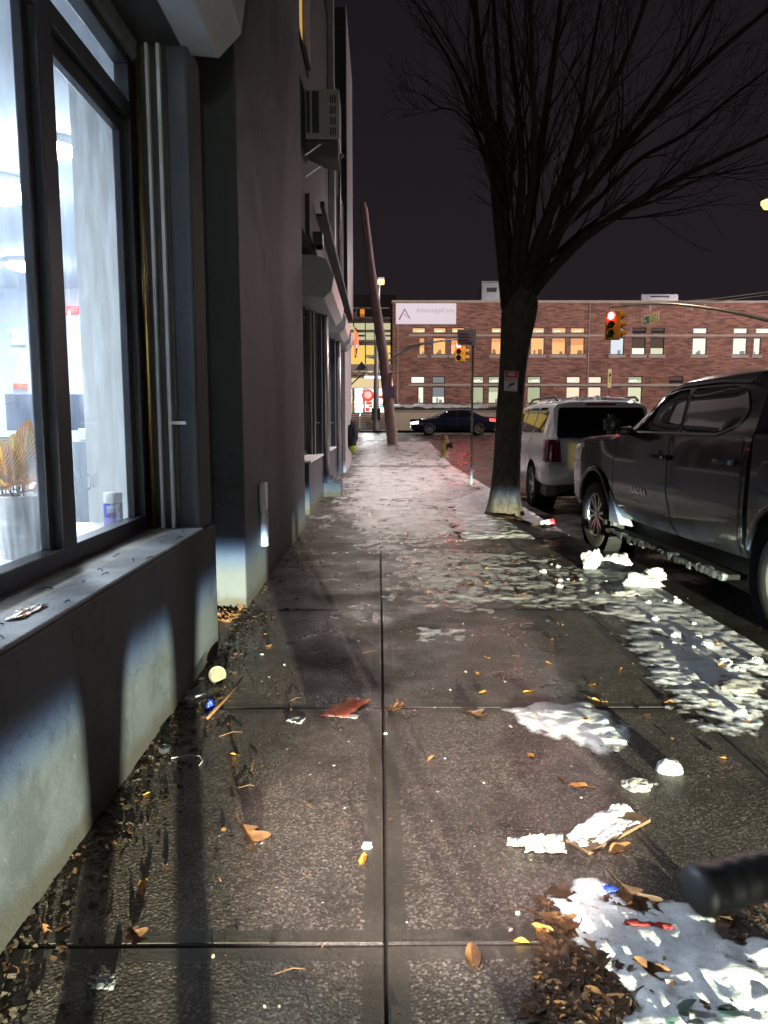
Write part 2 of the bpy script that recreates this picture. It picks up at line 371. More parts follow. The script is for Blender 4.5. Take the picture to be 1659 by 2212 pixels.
# ============================================================ GROUND
def sheet(name, x0, x1, y0, y1, dz, m, nx=1, step=2.0):
    mb = MB(); ys = [y0]
    while ys[-1] < y1-1e-6: ys.append(min(y1, ys[-1]+step))
    for a, b in zip(ys, ys[1:]): mb.quad((x0, a, gz(a)+dz), (x1, a, gz(a)+dz), (x1, b, gz(b)+dz), (x0, b, gz(b)+dz))
    return struct(name, mb, m)
mb = MB()
for a, b in ((-300, 24), (24, 43.8), (43.8, 500)): mb.quad((-300, a, gz(a)-.22), (300, a, gz(a)-.22), (300, b, gz(b)-.22), (-300, b, gz(b)-.22))
struct('ground', mb, M['joint'])
sheet('road', 2.44, 12.2, -24, 35.4, -.13, M['asphalt'])
sheet('cross_street', -60, 80, 35.4, 46.2, -.12, M['asphalt'])
sheet('far_pavement', -60, 80, 46.2, 62, .02, M['edge'])
sheet('opposite_pavement', 12.2, 40, -24, 35.4, .0, M['edge'])
sheet('sidewalk_bed', -1.7, 2.3, -6, 35.0, -.02, M['joint'])
# concrete flags: every flag has a trowelled border round an exposed-aggregate field
XL = [-1.7, .018, 1.553, 2.29]; YL = [-6, -3.4, -1.5, .18, 1.846, 3.511, 5.437, 7.15, 8.9, 10.6, 12.3, 14.0]
while YL[-1] < 34: YL.append(YL[-1]+1.75)
YL[-1] = 35.0
PIT = (.98, 8.9, 14.0)
mb = MB(); g = .009
for j in range(len(YL)-1):
    for i in range(3):
        x0, x1, y0, y1 = XL[i]+g/2, XL[i+1]-g/2, YL[j]+g/2, YL[j+1]-g/2
        if PIT[1]-.1 < (y0+y1)/2 < PIT[2]:
            if i == 2: continue
            if i == 1: x1 = PIT[0]
        t = [random.uniform(-.0035, .0035) for _ in range(4)]
        def z(x, y): 
            a = (x-x0)/(x1-x0); b = (y-y0)/(y1-y0)
            return gz(y)+t[0]*(1-a)*(1-b)+t[1]*a*(1-b)+t[2]*a*b+t[3]*(1-a)*b
        w = .055; c = [(x0, y0), (x1, y0), (x1, y1), (x0, y1)]; d = [(x0+w, y0+w), (x1-w, y0+w), (x1-w, y1-w), (x0+w, y1-w)]
        r = .006; e = [(x0+r, y0+r), (x1-r, y0+r), (x1-r, y1-r), (x0+r, y1-r)]
        vs = [(*p, z(*p)-.022) for p in c]+[(*p, z(*p)-.005) for p in c]+[(*p, z(*p)) for p in e]+[(*p, z(*p)) for p in d]
        k = len(mb.v); mb.v += [V(p) for p in vs]
        for q in range(4):
            n = (q+1) % 4
            for a, b in ((0, 4), (4, 8), (8, 12)): mb.f.append((k+a+q, k+a+n, k+b+n, k+b+q)); mb.mi.append(1)
        mb.f.append((k+12, k+13, k+14, k+15)); mb.mi.append(0)
SWK = struct('sidewalk', mb, [M['aggr'], M['edge']])
ta = SWK.data.attributes.new('tone', 'FLOAT', 'FACE'); tl = []
for _ in range(len(SWK.data.polygons)//13): tl += [random.uniform(.72, 1.25)]*13
ta.data.foreach_set('value', tl+[1.0]*(len(SWK.data.polygons)-len(tl)))
mb = MB(); ys = [YL[0]]
while ys[-1] < 24: ys.append(ys[-1]+3)
ys += [27, 30, 33, 35.0]
for a, b in zip(ys, ys[1:]):
    a += .003; b -= .003
    vs = []
    for y in (a, b):
        zz = gz(y); vs += [(2.292, y, zz-.2), (2.292, y, zz+.004), (2.415, y, zz-.004), (2.445, y, zz-.03), (2.455, y, zz-.2)]
    mb.add(vs, [(i, i+1, 6+i, 5+i) for i in range(4)]+[(4, 3, 2, 1, 0), (5, 6, 7, 8, 9)])
struct('curb', mb, M['curb'], smooth=40)
mb = MB(); mb.box((-14, 35.0, .2), (2.46, 35.16, gz(35)+.0)); struct('corner_curb', mb, M['curb'], bevel=.02)
sheet('corner_pavement', -14, -1.7, 25.6, 35.0, -.004, M['edge'])
mb = MB(); mb.quad((PIT[0], PIT[1], -.012), (2.29, PIT[1], -.012), (2.29, PIT[2], -.012), (PIT[0], PIT[2], -.012)); struct('tree_pit_soil', mb, M['soil'])

# ============================================================ SNOW
def fbm(x, y, o=4, seed=0.0):
    return noise.fractal(V((x, y, seed)), .9, 2.1, o)
def gpoly(*p): return [tuple(G(a, b)[:2]) for a, b in p]
def soft(poly, x, y, fe):
    xs = [p[0] for p in poly]; ys = [p[1] for p in poly]
    if x < min(xs)-fe or x > max(xs)+fe or y < min(ys)-fe or y > max(ys)+fe: return 0.0
    ins = False; dm = 9.0; n = len(poly)
    for i in range(n):
        ax, ay = poly[i]; bx, by = poly[(i+1) % n]
        if (ay > y) != (by > y) and x < (bx-ax)*(y-ay)/(by-ay)+ax: ins = not ins
        dx, dy = bx-ax, by-ay; t = max(0, min(1, ((x-ax)*dx+(y-ay)*dy)/(dx*dx+dy*dy+1e-12)))
        d = math.hypot(x-ax-t*dx, y-ay-t*dy); dm = min(dm, d)
    s = dm if ins else -dm
    return max(0.0, min(1.0, .5+s/(2*fe)))
SN = [  # polygon, weight, feather, height
 (gpoly((975, 1082), (1060, 1052), (1115, 1075), (1235, 1160), (1180, 1164), (1000, 1164)), 1.05, .14, .028),
 (gpoly((1240, 1235), (1300, 1215), (1390, 1240), (1659, 1390), (1659, 1470), (1480, 1390), (1330, 1330), (1260, 1300)), 1.22, .2, .017),
 (gpoly((1330, 1370), (1480, 1360), (1659, 1450), (1659, 1590), (1540, 1560), (1450, 1520), (1390, 1430)), 1.0, .22, .013),
 (gpoly((900, 1180), (1180, 1190), (1290, 1235), (1330, 1330), (1190, 1330), (1040, 1330), (880, 1320), (830, 1240)), .64, .35, .011),
 (gpoly((745, 1060), (1000, 1060), (1000, 1170), (900, 1210), (760, 1200)), .57, .5, .010),
 (gpoly((900, 1355), (1010, 1355), (1010, 1380), (905, 1380)), .72, .16, .012),
 (gpoly((1105, 1532), (1180, 1520), (1225, 1528), (1265, 1518), (1325, 1550), (1372, 1607), (1315, 1612), (1297, 1632), (1235, 1605), (1190, 1580), (1160, 1575)), 1.12, .085, .012),
 (gpoly((1240, 1895), (1300, 1890), (1325, 1930), (1300, 1950), (1240, 1960)), .98, .04, .03),
 (gpoly((1210, 1950), (1300, 1935), (1470, 1950), (1530, 1985), (1540, 2060), (1400, 2110), (1310, 2085), (1245, 2030)), 1.0, .07, .016),
 (gpoly((1330, 2090), (1420, 2060), (1560, 2050), (1659, 2010), (1700, 2000), (1750, 2300), (1380, 2300), (1345, 2180)), 1.0, .09, .024),
]
def snow_v(x, y):
    """snow depth and how far it is from being melted away"""
    best = -.05; tt = 0.0; n1 = None
    for poly, w, fe, am in SN:
        s = soft(poly, x, y, fe)
        if s <= 0: continue
        if n1 is None: n1 = fbm(x*5.0, y*4.2, 5); n2 = fbm(x*15, y*13, 4, 4); n3 = abs(fbm(x*6, y*6, 3, 9))
        v = w*s+n1*(.26 if .0235 < am < .0245 else .36)+n2*.25-.5; q = max(-.3, min(1.0, v*1.6))
        h = am*q*(.75+.5*n3+.05*n2)
        if h > best: best = h; tt = max(0, min(1, v*2.6))
    if y > 9.3:
        w = .53+.14*min(1, (y-9.3)/6)
        if x < -.35: w -= (-.35-x)*.5
        if .95 < x and 8.9 < y < 14.2: w -= .12
        v = w+fbm(x*3.2, y*1.6, 5, 2)*.40+fbm(x*13, y*6, 3, 4)*.24-.5; h = .016*max(-.3, min(1, v*1.8))
        if h > best: best = h; tt = max(0, min(1, v*2.4))
    return best, tt
def snow_h(x, y): return snow_v(x, y)[0]
def snow_sheet(name, x0, x1, y0, y1, rx, ry, m, label, cat):
    nx = int((x1-x0)/rx); ny = int((y1-y0)/ry); H = []
    for j in range(ny+1):
        y = y0+j*(y1-y0)/ny
        H.append([snow_v(x0+i*(x1-x0)/nx, y) for i in range(nx+1)])
    mb = MB(); idx = {}; tv = []
    def vid(i, j):
        if (i, j) not in idx:
            x = x0+i*(x1-x0)/nx; y = y0+j*(y1-y0)/ny; h, t = H[j][i]
            idx[(i, j)] = len(mb.v); mb.v.append(V((x, y, gz(y)+max(h, -.008)+(.0012 if h > 0 else 0)))); tv.append(t)
        return idx[(i, j)]
    for j in range(ny):
        for i in range(nx):
            if max(H[j][i][0], H[j][i+1][0], H[j+1][i][0], H[j+1][i+1][0]) > 0:
                mb.f.append((vid(i, j), vid(i+1, j), vid(i+1, j+1), vid(i, j+1))); mb.mi.append(0)
    o = mb.build(name, m, smooth=180); a = o.data.attributes.new('depth', 'FLOAT', 'POINT'); a.data.foreach_set('value', tv)
    return tag(o, label, cat, kind='stuff')
snow_sheet('snow', .2, 2.36, 1.2, 4.2, .010, .010, M['snow'], 'patchy white snow melting on the near flags and along the curb', 'snow')
snow_sheet('trodden_ice', -.95, 2.38, 4.2, 9.5, .018, .022, M['ice'], 'broken streaks of trodden ice halfway along the wet sidewalk', 'ice')
snow_sheet('icy_crust', -1.1, 2.38, 9.5, 20, .03, .045, M['farice'], 'greyish icy crust covering the sidewalk round the tree', 'ice')
snow_sheet('frozen_slush', -1.1, 2.38, 20, 35, .06, .09, M['farice'], 'pinkish frozen slush on the far end of the sidewalk', 'slush')

def lump(name, c, r, seed, m, label, cat='snow chunk', group=None, sharp=.5, flat=.7):
    bm = bmesh.new(); bmesh.ops.create_icosphere(bm, subdivisions=4, radius=1)
    for v in bm.verts:
        p = v.co.copy(); d = noise.fractal(p*1.3+V((seed, seed, 0)), .8, 2, 5)
        q = p*(1+d*sharp); q.z = max(q.z*flat, -.25*flat)
        v.co = V((q.x*r[0], q.y*r[1], q.z*r[2]))
    me = bpy.data.meshes.new(name); bm.to_mesh(me); bm.free(); me.materials.append(m); me.shade_smooth()
    o = bpy.data.objects.new(name, me); C.objects.link(o); o.location = (c[0], c[1], c[2]+.2*r[2]*flat)
    return tag(o, label, cat, group)
def Gs(px, py):
    p = G(px, py); p.z = max(0, snow_h(p.x, p.y)); return p
lump('snow_chunk', Gs(1280, 1228), (.10, .09, .15), 3, M['clean_snow'], 'tall angular white snow chunk by the curb near the truck wheel', sharp=.45, flat=1)
lump('snow_chunk', Gs(1332, 1232), (.14, .11, .12), 8, M['clean_snow'], 'wide peaked white snow chunk right of the tall angular chunk', sharp=.45, flat=1)
lump('snow_chunk', Gs(1385, 1266), (.17, .12, .08), 5, M['clean_snow'], 'low flat white snow chunk nearest the camera in the curbside row', sharp=.4, flat=.9)
lump('snow_chunk', Gs(1410, 1252), (.10, .09, .09), 15, M['clean_snow'], 'small lumpy snow chunk at the right end of the curbside row', sharp=.5, flat=.9)
lump('snow_chunk', Gs(1350, 1288), (.12, .07, .04), 11, M['snow'], 'thin yellowish slab of old snow in front of the curbside chunks', sharp=.4, flat=.8)
lump('snow_chunk', Gs(1590, 1490), (.105, .075, .05), 21, M['snow'], 'dirty whitish ice slab on bare concrete near the right frame edge', sharp=.3, flat=.8)
lump('snow_chunk', G(1445, 1665), (.052, .046, .052), 31, M['clean_snow'], 'smooth round snowball lying alone on the bare sidewalk', 'snowball', sharp=.2, flat=.8)
lump('snow_chunk', G(1378, 1702), (.055, .035, .035), 37, M['snow'], 'small grey wedge of ice just below the round snowball', sharp=.4, flat=.8)
lump('ice_bit', G(793, 1830), (.018, .014, .016), 41, M['clean_snow'], 'tiny white ice crumb beside the lengthwise sidewalk joint', 'ice crumb', sharp=.4, flat=.9)
for k in range(34):
    px, py = random.choice([(1440, 1330), (1500, 1390), (1580, 1430), (1300, 1260), (1250, 1240), (1420, 1300), (1200, 1260), (1600, 1520)])
    p = Gs(px+random.gauss(0, 38), py+random.gauss(0, 22))
    if p.x > 2.38: p.x = 2.36
    s = random.uniform(.012, .035); lump('snow_crumb', p, (s, s*.9, s*.8), 50+k, M['clean_snow'], 'small white snow crumb scattered on the icy ground by the curb', 'snow crumb', 'snow crumbs scattered along the curb', sharp=.35, flat=.9)
# ============================================================ LEFT STOREFRONT BUILDING
B = thing('storefront_building', 'dark grey plastered storefront building with bright window bays along the sidewalk', 'building', (-1.2, 4, 0))
XW = -1.3; ZS = .80; ZT = 3.30       # glass line, sill height, head of the window
mb = MB()  # knee wall of the near bay with a rough top lip
mb.box((-1.36, -3, -.05), (-1.0, 4.5, ZS-.012)); mb.build('knee_wall', M['wall'], B, bevel=.012)
mb = MB(); mb.box((-1.165, -3, ZS-.012), (-1.004, 4.205, ZS+.004)); o = mb.build('sill_edge', M['lip'], B, bevel=.006)
mb = MB(); mb.box((-1.32, -3, ZS-.012), (-1.165, 4.205, ZS+.002)); mb.build('window_sill', M['sill'], B)
# return of the opening at the far end and the pier it belongs to
mb = MB(); mb.box((-1.36, 4.21, ZS-.012), (-1.02, 4.5, 3.42)); mb.build('jamb_pier', M['wall'], B, bevel=.015)
mb = MB(); mb.box((-1.6, 4.5, -.05), (-1.22, 5.47, 9.6)); mb.build('recess_wall', M['wall'], B)
mb = MB(); mb.box((-1.6, 5.47, -.05), (-.998, 10.0, 9.6)); mb.build('pilaster', M['wall'], B, bevel=.02)
mb = MB(); mb.box((-1.6, -3, 3.42), (-1.06, 4.5, 9.6)); mb.build('upper_wall', M['wall'], B, bevel=.01)
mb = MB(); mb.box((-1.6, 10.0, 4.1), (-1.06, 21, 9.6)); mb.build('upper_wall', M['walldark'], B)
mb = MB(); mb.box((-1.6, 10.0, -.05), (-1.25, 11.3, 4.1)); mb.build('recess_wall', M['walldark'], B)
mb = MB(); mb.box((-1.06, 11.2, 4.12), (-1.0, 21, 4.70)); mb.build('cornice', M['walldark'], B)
mb = MB(); mb.box((-.90, 11.9, 4.70), (-.83, 21, 4.79)); mb.box((-1.06, 12.4, 4.703), (-.90, 21, 4.74)); mb.build('cornice_edge', M['walldark'], B, bevel=.01)
# near window: mullion frame, panes
fr = MB()
def vbar(y0, y1, z0, z1, x0=-1.38, x1=XW): fr.box((max(x0, -1.376), y0, z0), (x1, y1, z1))
vbar(4.10, 4.205, ZS+.002, ZT); vbar(3.03, 3.165, ZS+.08, ZT)
vbar(-3, 4.1, ZS+.002, ZS+.085); vbar(-3, 4.1, ZT-.05, ZT+.0)
vbar(3.165, 4.1, 2.975, 3.065); vbar(-3, 3.03, 2.975, 3.065)
vbar(3.165, 4.1, 2.90, 2.975, -1.375, -1.335); vbar(4.03, 4.1, ZS+.085, 2.9, -1.375, -1.335); vbar(2.975, 3.03, ZS+.085, 2.975, -1.375, -1.335)
W = fr.build('window', M['frame'], B, bevel=.004)
for a, b, c, d in ((3.165, 4.03, ZS+.085, 2.9), (-3, 2.975, ZS+.085, 2.975), (3.165, 4.1, 3.065, ZT-.05), (-3, 3.03, 3.065, ZT-.05)):
    MB().box((-1.37, a, c), (-1.366, b, d)).build('pane', M['glass'], W)
# etched scrawl on the lower pane
s = text('etched_scrawl', 'You', .17, facing((-1.3655, 3.48, 1.135), (-.08, 1, 0), (0, .1, 1)), M['etch'], None, .0004, bold=-.004)
s.parent = W; s.location = V((0, 0, 0))-wloc(W)
# lintel and soffit above the window
mb = MB(); mb.box((-1.38, -3, ZT), (-1.27, 4.205, 3.40)); mb.build('lintel', M['lip'], B)
mb = MB(); mb.box((-1.27, -3, 3.385), (-1.05, 4.21, 3.42)); mb.build('soffit', M['black'], B)
def gate(ylo, yhi, zr0, rail_y, brass=True):
    oc = [(-1.36, 3.46), (-1.17, 3.40), (-.87, 3.375), (-.745, 3.50), (-.71, 3.72), (-.83, 3.98), (-1.03, 4.05), (-1.36, 4.05)]
    mb = MB(); mb.prism([(x, ylo, z) for x, z in oc], (0, yhi-ylo, 0)); hb = mb.build('gate_housing', M['hood'], B, bevel=.008)
    m2 = MB(); c = (-1.06, 3.70)
    q = [(c[0]+(x-c[0])*.95, ylo-.012, c[1]+(z-c[1])*.95) for x, z in oc if True]; m2.prism(q, (0, .010, 0)); m2.build('end_plate', M['hood'], hb)
    for dx, r in ((-1.225, .008), (-1.165, .009)):
        MB().box((dx-r, rail_y-.02, zr0), (dx+r, rail_y+.012, 3.4)).build('guide_rail', M['white_rail'], B)
    MB().box((-1.30, rail_y+.012, zr0), (-1.13, rail_y+.03, 3.42)).build('rail_backing', M['black'], B)
    if brass: MB().tube([(-1.275, rail_y-.02, zr0), (-1.275, rail_y-.02, 3.4)], .014, 10).build('brass_rod', M['brass'], B, smooth=180)
    MB().box((-1.165, rail_y-.03, 1.39), (-1.075, rail_y-.012, 1.408)).build('gate_latch', M['white_rail'], B)
gate(-3, 4.32, ZS+.004, 4.19)
# further bays down the block
def bay(y0, y1, yr, hy0, hy1):
    MB().box((-1.5, y0, -.05), (-1.06, y1, ZS-.01)).build('knee_wall', M['wall'], B, bevel=.012)
    MB().box((-1.34, y0, ZS-.01), (-1.03, y1, ZS+.02)).build('window_sill', M['white'], B, bevel=.005)
    f = MB(); f.box((-1.4, y0, ZS+.02), (-1.32, y1, ZS+.1)); f.box((-1.4, y0, 3.3), (-1.32, y1, 3.42))
    for yy in (y0, (y0+y1)/2, y1-.08): f.box((-1.4, yy, ZS+.1), (-1.32, yy+.08, 3.3))
    w = f.build('window', M['frame'], B); MB().box((-1.37, y0+.08, ZS+.1), (-1.365, y1-.08, 3.3)).build('pane', M['carglass'], w)
    gate(hy0, hy1, ZS+.02, yr, False)
bay(11.3, 13.95, 13.7, 12.15, 15.6); bay(15.9, 18.2, 17.9, 16.9, 19.0); bay(19.3, 20.7, 20.45, 19.85, 21.2)
for y0, y1, xx in ((13.95, 15.9, -1.05), (18.2, 19.3, -1.05), (20.7, 21.0, -1.0)):
    MB().box((-1.5, y0, -.05), (xx, y1, 4.1)).build('pilaster', M['wall'], B, bevel=.02)
MB().box((-1.7, 21.0, -.05), (-.93, 25.4, 4.12)).build('pilaster', M['pale'], B, bevel=.02)
MB().tube([(-1.0, 14.15, .1), (-1.0, 14.15, 4.1)], .06, 14).build('downpipe', M['galv'], B, smooth=180)
MB().tube([(-1.0, 18.6, .1), (-1.0, 18.6, 4.1)], .07, 14).build('downpipe', M['galv'], B, smooth=180)
# lit upper window over the pilaster and its panel
wf = MB().box((-1.07, 10.35, 6.5), (-1.035, 11.75, 8.6)).build('upper_window', M['frame'], B)
MB().box((-1.034, 10.42, 6.56), (-1.03, 10.75, 8.5)).build('pane', emis('warm_window_strip', (1, .62, .18), .55), wf)
MB().box((-1.034, 10.77, 6.5), (-.985, 11.5, 8.6)).build('panel', mat('pale_board', (.22, .2, .18), (.15, .14, .13), .8), wf)
# taller neighbour with pale side and dark end face
N = thing('neighbouring_building', 'taller building with dark end wall and pale front beyond the storefronts', 'building', (-1.2, 23, 0))
MB().box((-7, 21.02, 4.8), (-.87, 25.4, 12.3)).build('wall', M['walldark'], N)
MB().box((-.868, 21.0, 4.8), (-.85, 25.42, 12.35)).build('front_face', M['pale'], N)
MB().box((-1.05, 16.4, 4.8), (-.93, 16.75, 10.9)).build('trim', M['pale'], N)
MB().box((-1.05, 19.9, 4.8), (-.95, 21.0, 7.2)).build('trim', M['walldark'], N)
MB().tube([(-.92, 18.3, 4.85), (-.92, 18.3, 7.55), (-.86, 18.6, 7.75)], .035, 10).build('downpipe', M['galv'], N, smooth=180)
# roof-level parapet edge of the storefront
MB().box((-1.7, -3, 9.6), (-1.02, 16.2, 9.75)).build('parapet', M['walldark'], B)
# air conditioner on a bracket outside an upper window
A = thing('window_air_conditioner', 'boxy grey window air conditioner jutting out on brackets above the gates', 'air conditioner', (-.85, 11.5, 5.85))
D = 11.2
a0, a1 = P(655, 300, D), P(732, 192, D)
bx0, bx1, bz0, bz1 = -1.05, a1.x, a0.z, a1.z
MB().box((bx0, D, bz0), (bx1, D+.62, bz1)).build('casing', M['hood'], A, bevel=.012)
m = MB(); m.box((bx0+.02, D-.004, bz0+.08), (bx0+.07, D+.001, bz1-.03)); m.box((bx0+.10, D-.004, bz0+.08), (bx0+.2, D+.001, bz1-.03)); m.build('intake', M['black'], A)
m = MB()
for r_ in range(4):
    for c_ in range(3):
        xx = bx1-.13+c_*.032; zz = bz0+.05+r_*.145; m.box((xx, D-.004, zz), (xx+.019, D+.001, zz+.105))
m.build('vent', M['black'], A)
m = MB(); m.prism([(bx0, D+.02, bz0-.02), (bx1-.02, D+.02, bz0-.02), (bx1-.02, D+.02, bz0-.26), (bx0+.25, D+.02, bz0-.22), (bx0, D+.02, bz0-.1)], (0, .55, 0)); m.build('support_board', mat('grey_board', (.16, .15, .14), (.11, .1, .095), .85, vscale=3), A)
for dz in (0, .30): MB().tube([(bx0, D+.0, bz0-.22-dz), (bx0+.22, D+.0, bz0-.07-dz)], .014, 6).build('bracket', M['galv'], A)
# conduit box on the pilaster
K = thing('outdoor_outlet', 'white plastic outlet box with conduit stub low on the grey pilaster', 'outlet box', (-.97, 6.23, .36))
y = 6.23
m = MB(); m.prism([(-.997, y-.075, .72), (-.997, y-.055, .66), (-.997, y+.055, .66), (-.997, y+.075, .72), (-.997, y+.075, .90), (-.997, y-.075, .90)], (.05, 0, 0)); m.build('box', M['whiteplastic'], K, bevel=.01)
MB().tube([(-.972, y, .36), (-.972, y, .66)], .034, 16).build('conduit', M['whiteplastic'], K, smooth=60)
# dark camera-like box above the second gate
sb = thing('wall_lamp_box', 'small black box fixture on the wall just above the second gate housing', 'fixture', (-1.0, 11.9, 4.2))
MB().box((-1.06, 11.8, 4.12), (-.86, 12.1, 4.32)).build('box', M['black'], sb, bevel=.02); MB().lathe([(.06, 0), (.05, -.06)], 14, (-.92, 11.86, 4.12)).build('lens', M['carglass'], sb)
# small pale step and vent at the foot of the wall
st = thing('concrete_step', 'pale concrete block step at the foot of the wall beyond the pilaster', 'step', (-.95, 14.5, 0))
MB().box((-1.05, 14.0, -.02), (-.72, 14.8, .27)).build('block', M['wall'], st, bevel=.012); MB().box((-.98, 13.99, .272), (-.86, 14.3, .40)).build('pipe_box', M['black'], st)
# bundle at the far corner
bd = thing('bundle', 'dark bulky bundle with yellow-green base against the far corner of the wall', 'bundle', (-.8, 22.6, .6))
bm = bmesh.new(); bmesh.ops.create_icosphere(bm, subdivisions=4, radius=1)
for v in bm.verts:
    d = noise.fractal(v.co*2.0, .8, 2, 5); v.co = V((v.co.x*.17, v.co.y*.2, v.co.z*.42))*(1+.28*d)
me = bpy.data.meshes.new('sack'); bm.to_mesh(me); bm.free(); me.materials.append(M['bluefab']); me.shade_smooth()
o = bpy.data.objects.new('sack', me); C.objects.link(o); o.parent = bd; o.location = (0, 0, .42)
MB().lathe([(.05, -.12), (.1, 0), (.12, .1)], 12, (-.79, 22.55, .6)).build('base', M['neon_g'], bd, smooth=180)
# ---------------------------------------------------------------- room behind the near window
RM = thing('shop_interior', 'bright white shop room seen through the big near window', 'room', (-3, 5, .1))
m = MB(); m.box((-5.6, -3, .05), (-1.38, 11.2, .1)); m.build('room_floor', mat('room_floor', (.4, .4, .42), None, .4), RM)
MB().box((-5.6, -3, 3.32), (-1.38, 11.2, 3.38)).build('ceiling', M['room'], RM)
MB().box((-5.6, 11.0, .1), (-1.62, 11.2, 3.32)).build('back_wall', M['room'], RM)
MB().box((-5.7, -3, .1), (-5.6, 11.2, 3.32)).build('side_wall', mat('blue_wall', (.36, .46, .58), None, .7), RM)
MB().box((-1.75, 4.45, .1), (-1.385, 4.6, 3.32)).build('return_wall', mat('warm_room_paint', (.74, .75, .72), (.68, .69, .66), .7), RM)
MB().box((-5.6, -3.1, .1), (-1.38, -3, 3.32)).build('rear_wall', M['room'], RM)
MB().box((-2.05, -3, ZS-.05), (-1.39, 4.45, ZS+.0)).build('display_shelf', M['white'], RM)
MB().box((-1.62, 4.6, .1), (-1.6, 11.0, 3.32)).build('side_wall', M['room'], RM)
def room_lamp(x, y, r, s, k):
    L = thing('ceiling_lamp', k, 'ceiling lamp', (x, y, 3.32), group=None)
    MB().lathe([(r*1.08, 0), (r*1.08, -.03), (r, -.05)], 28, (x, y, 3.318)).build('rim', M['white'], L, smooth=40)
    MB().lathe([(r, 0), (r*.8, -.035), (.01, -.05)], 28, (x, y, 3.266), cap=False).build('diffuser', emis('lamp_glow', (.86, .93, 1), s), L, smooth=60)
room_lamp(-3.15, 6.3, .34, 280, 'large glowing round ceiling lamp seen through the left window pane')
room_lamp(-4.2, 9.2, .26, 230, 'small distant ceiling lamp low in the left window pane')
room_lamp(-2.22, 5.35, .14, 200, 'glaring ceiling lamp half hidden behind the window mullion')
room_lamp(-4.4, 2.4, .34, 420, 'unseen ceiling lamp added over the near end of the shop')  # out of view, added to brighten the pot and window shelf
ex = thing('exit_sign', 'small red glowing exit sign on the back wall inside the shop', 'sign', (-4.42, 10.95, 2.95))
MB().box((-4.52, 10.93, 2.95), (-4.30, 10.99, 3.06)).build('lamp_box', emis('exit_red', (1, .12, .12), 3), ex)
text('lettering', 'EXIT', .1, facing((-4.41, 10.925, 3.005), (1, 0, 0), (0, 0, 1)), M['sign_white'], ex)
# things on the shelf inside the window
pt = thing('flower_pot', 'white ribbed flower pot on the window shelf holding a croton', 'plant pot', (-1.60, 3.30, ZS))
prof = []
n = 72; m = MB(); hs = [(0, .085), (.01, .09), (.14, .105), (.278, .113), (.28, .113), (.282, .105), (.25, .1)]
for h, r in hs:
    for k in range(n):
        a = 2*math.pi*k/n; rr = r+((.0012)*(1 if k % 4 < 2 else -1) if h < .262 else 0); m.v.append(V((-1.60+rr*math.cos(a), 3.30+rr*math.sin(a), ZS+h)))
for i in range(len(hs)-1):
    for k in range(n): m.f.append((i*n+k, i*n+(k+1) % n, (i+1)*n+(k+1) % n, (i+1)*n+k)); m.mi.append(0)
m.f.append(tuple(range(n))); m.mi.append(0); m.build('pot', M['white'], pt, smooth=50)
MB().lathe([(.098, 0), (.001, .012)], 30, (-1.60, 3.30, ZS+.24), cap=False).build('soil', M['soil'], pt)
cr = thing('croton_plant', 'croton plant with yellow and orange veined leaves in the white pot', 'plant', (-1.60, 3.30, ZS+.25))
def leafblade(name, base, tip, width, parent, m, droop=.0, side=None, nseg=14, wave=0.0):
    base = V(base); tip = V(tip); ax = tip-base; L = ax.length; ax.normalize()
    sd = V(side).normalized() if side is not None else ax.cross(V((0, 0, 1))).normalized()
    sd = (sd-ax*sd.dot(ax)).normalized(); up = sd.cross(ax)
    me = bpy.data.meshes.new(name); vs = []; fs = []; uv = []
    for i in range(nseg+1):
        t = i/nseg; w = width*(math.sin(math.pi*min(1, t**.85))**.75 if 0 < t < 1 else 0.0)*(.5+.5*min(1, t*4)); c = base+ax*(L*t)+up*(-droop*t*t)
        for k in range(-2, 3):
            a = k/2; vs.append(tuple(c+sd*(w*a)+up*(abs(a)*w*.22+wave*math.sin(t*9+k)))); uv.append((a, t))
    for i in range(nseg):
        for k in range(4):
            q = i*5+k; fs.append((q, q+1, q+6, q+5))
    off = wloc(parent) if parent else V((0, 0, 0))
    me.from_pydata([tuple(V(p)-off) for p in vs], [], fs); l = me.uv_layers.new()
    for poly in me.polygons:
        for li in poly.loop_indices: l.data[li].uv = uv[me.loops[li].vertex_index]
    me.materials.append(m); me.shade_smooth(); o = bpy.data.objects.new(name, me); C.objects.link(o); o.parent = parent; return o
cb = V((-1.60, 3.30, ZS+.27)); fc = (.92, .35, 0)
def CP(px, py, d=0.0): return on(px, py, 0, -1.60+d)
for bx, tx, w in (((45, 1030), (62, 905), .048), ((50, 1030), (112, 932), .056), ((15, 1040), (-5, 945), .05), ((60, 1045), (108, 975), .035), ((70, 1060), (110, 1020), .03), ((40, 1062), (75, 1035), .028), ((20, 1060), (-20, 1010), .035), ((30, 1045), (28, 935), .04), ((55, 1050), (95, 955), .04), ((65, 1062), (112, 1000), .028), ((50, 1062), (90, 1040), .03), ((5, 1060), (40, 1000), .04), ((70, 1070), (108, 1048), .02)):
    dd = random.uniform(-.03, .03); leafblade('leaf', CP(*bx, dd*.3), CP(*tx, dd), w*1.25, cr, M['croton'], side=(.85, .5+random.uniform(-.25, .25), -.2), wave=.002)
for k in range(5): MB().tube([cb+V((random.uniform(-.03, .03), random.uniform(-.03, .03), -.03)), cb+V((random.uniform(-.04, .04), random.uniform(-.04, .04), .05))], .005, 6).build('stem', M['stick'], cr)
cn = on(246, 1132, 0, -1.49); cn.z = ZS
cw = thing('wipes_canister', 'round plastic wipes canister with blue and lilac label on the window shelf', 'canister', cn)
r = .05
MB().lathe([(r*.97, 0), (r, .006), (r, .172), (r*.98, .178)], 36, cn).build('body', M['white'], cw, smooth=40)
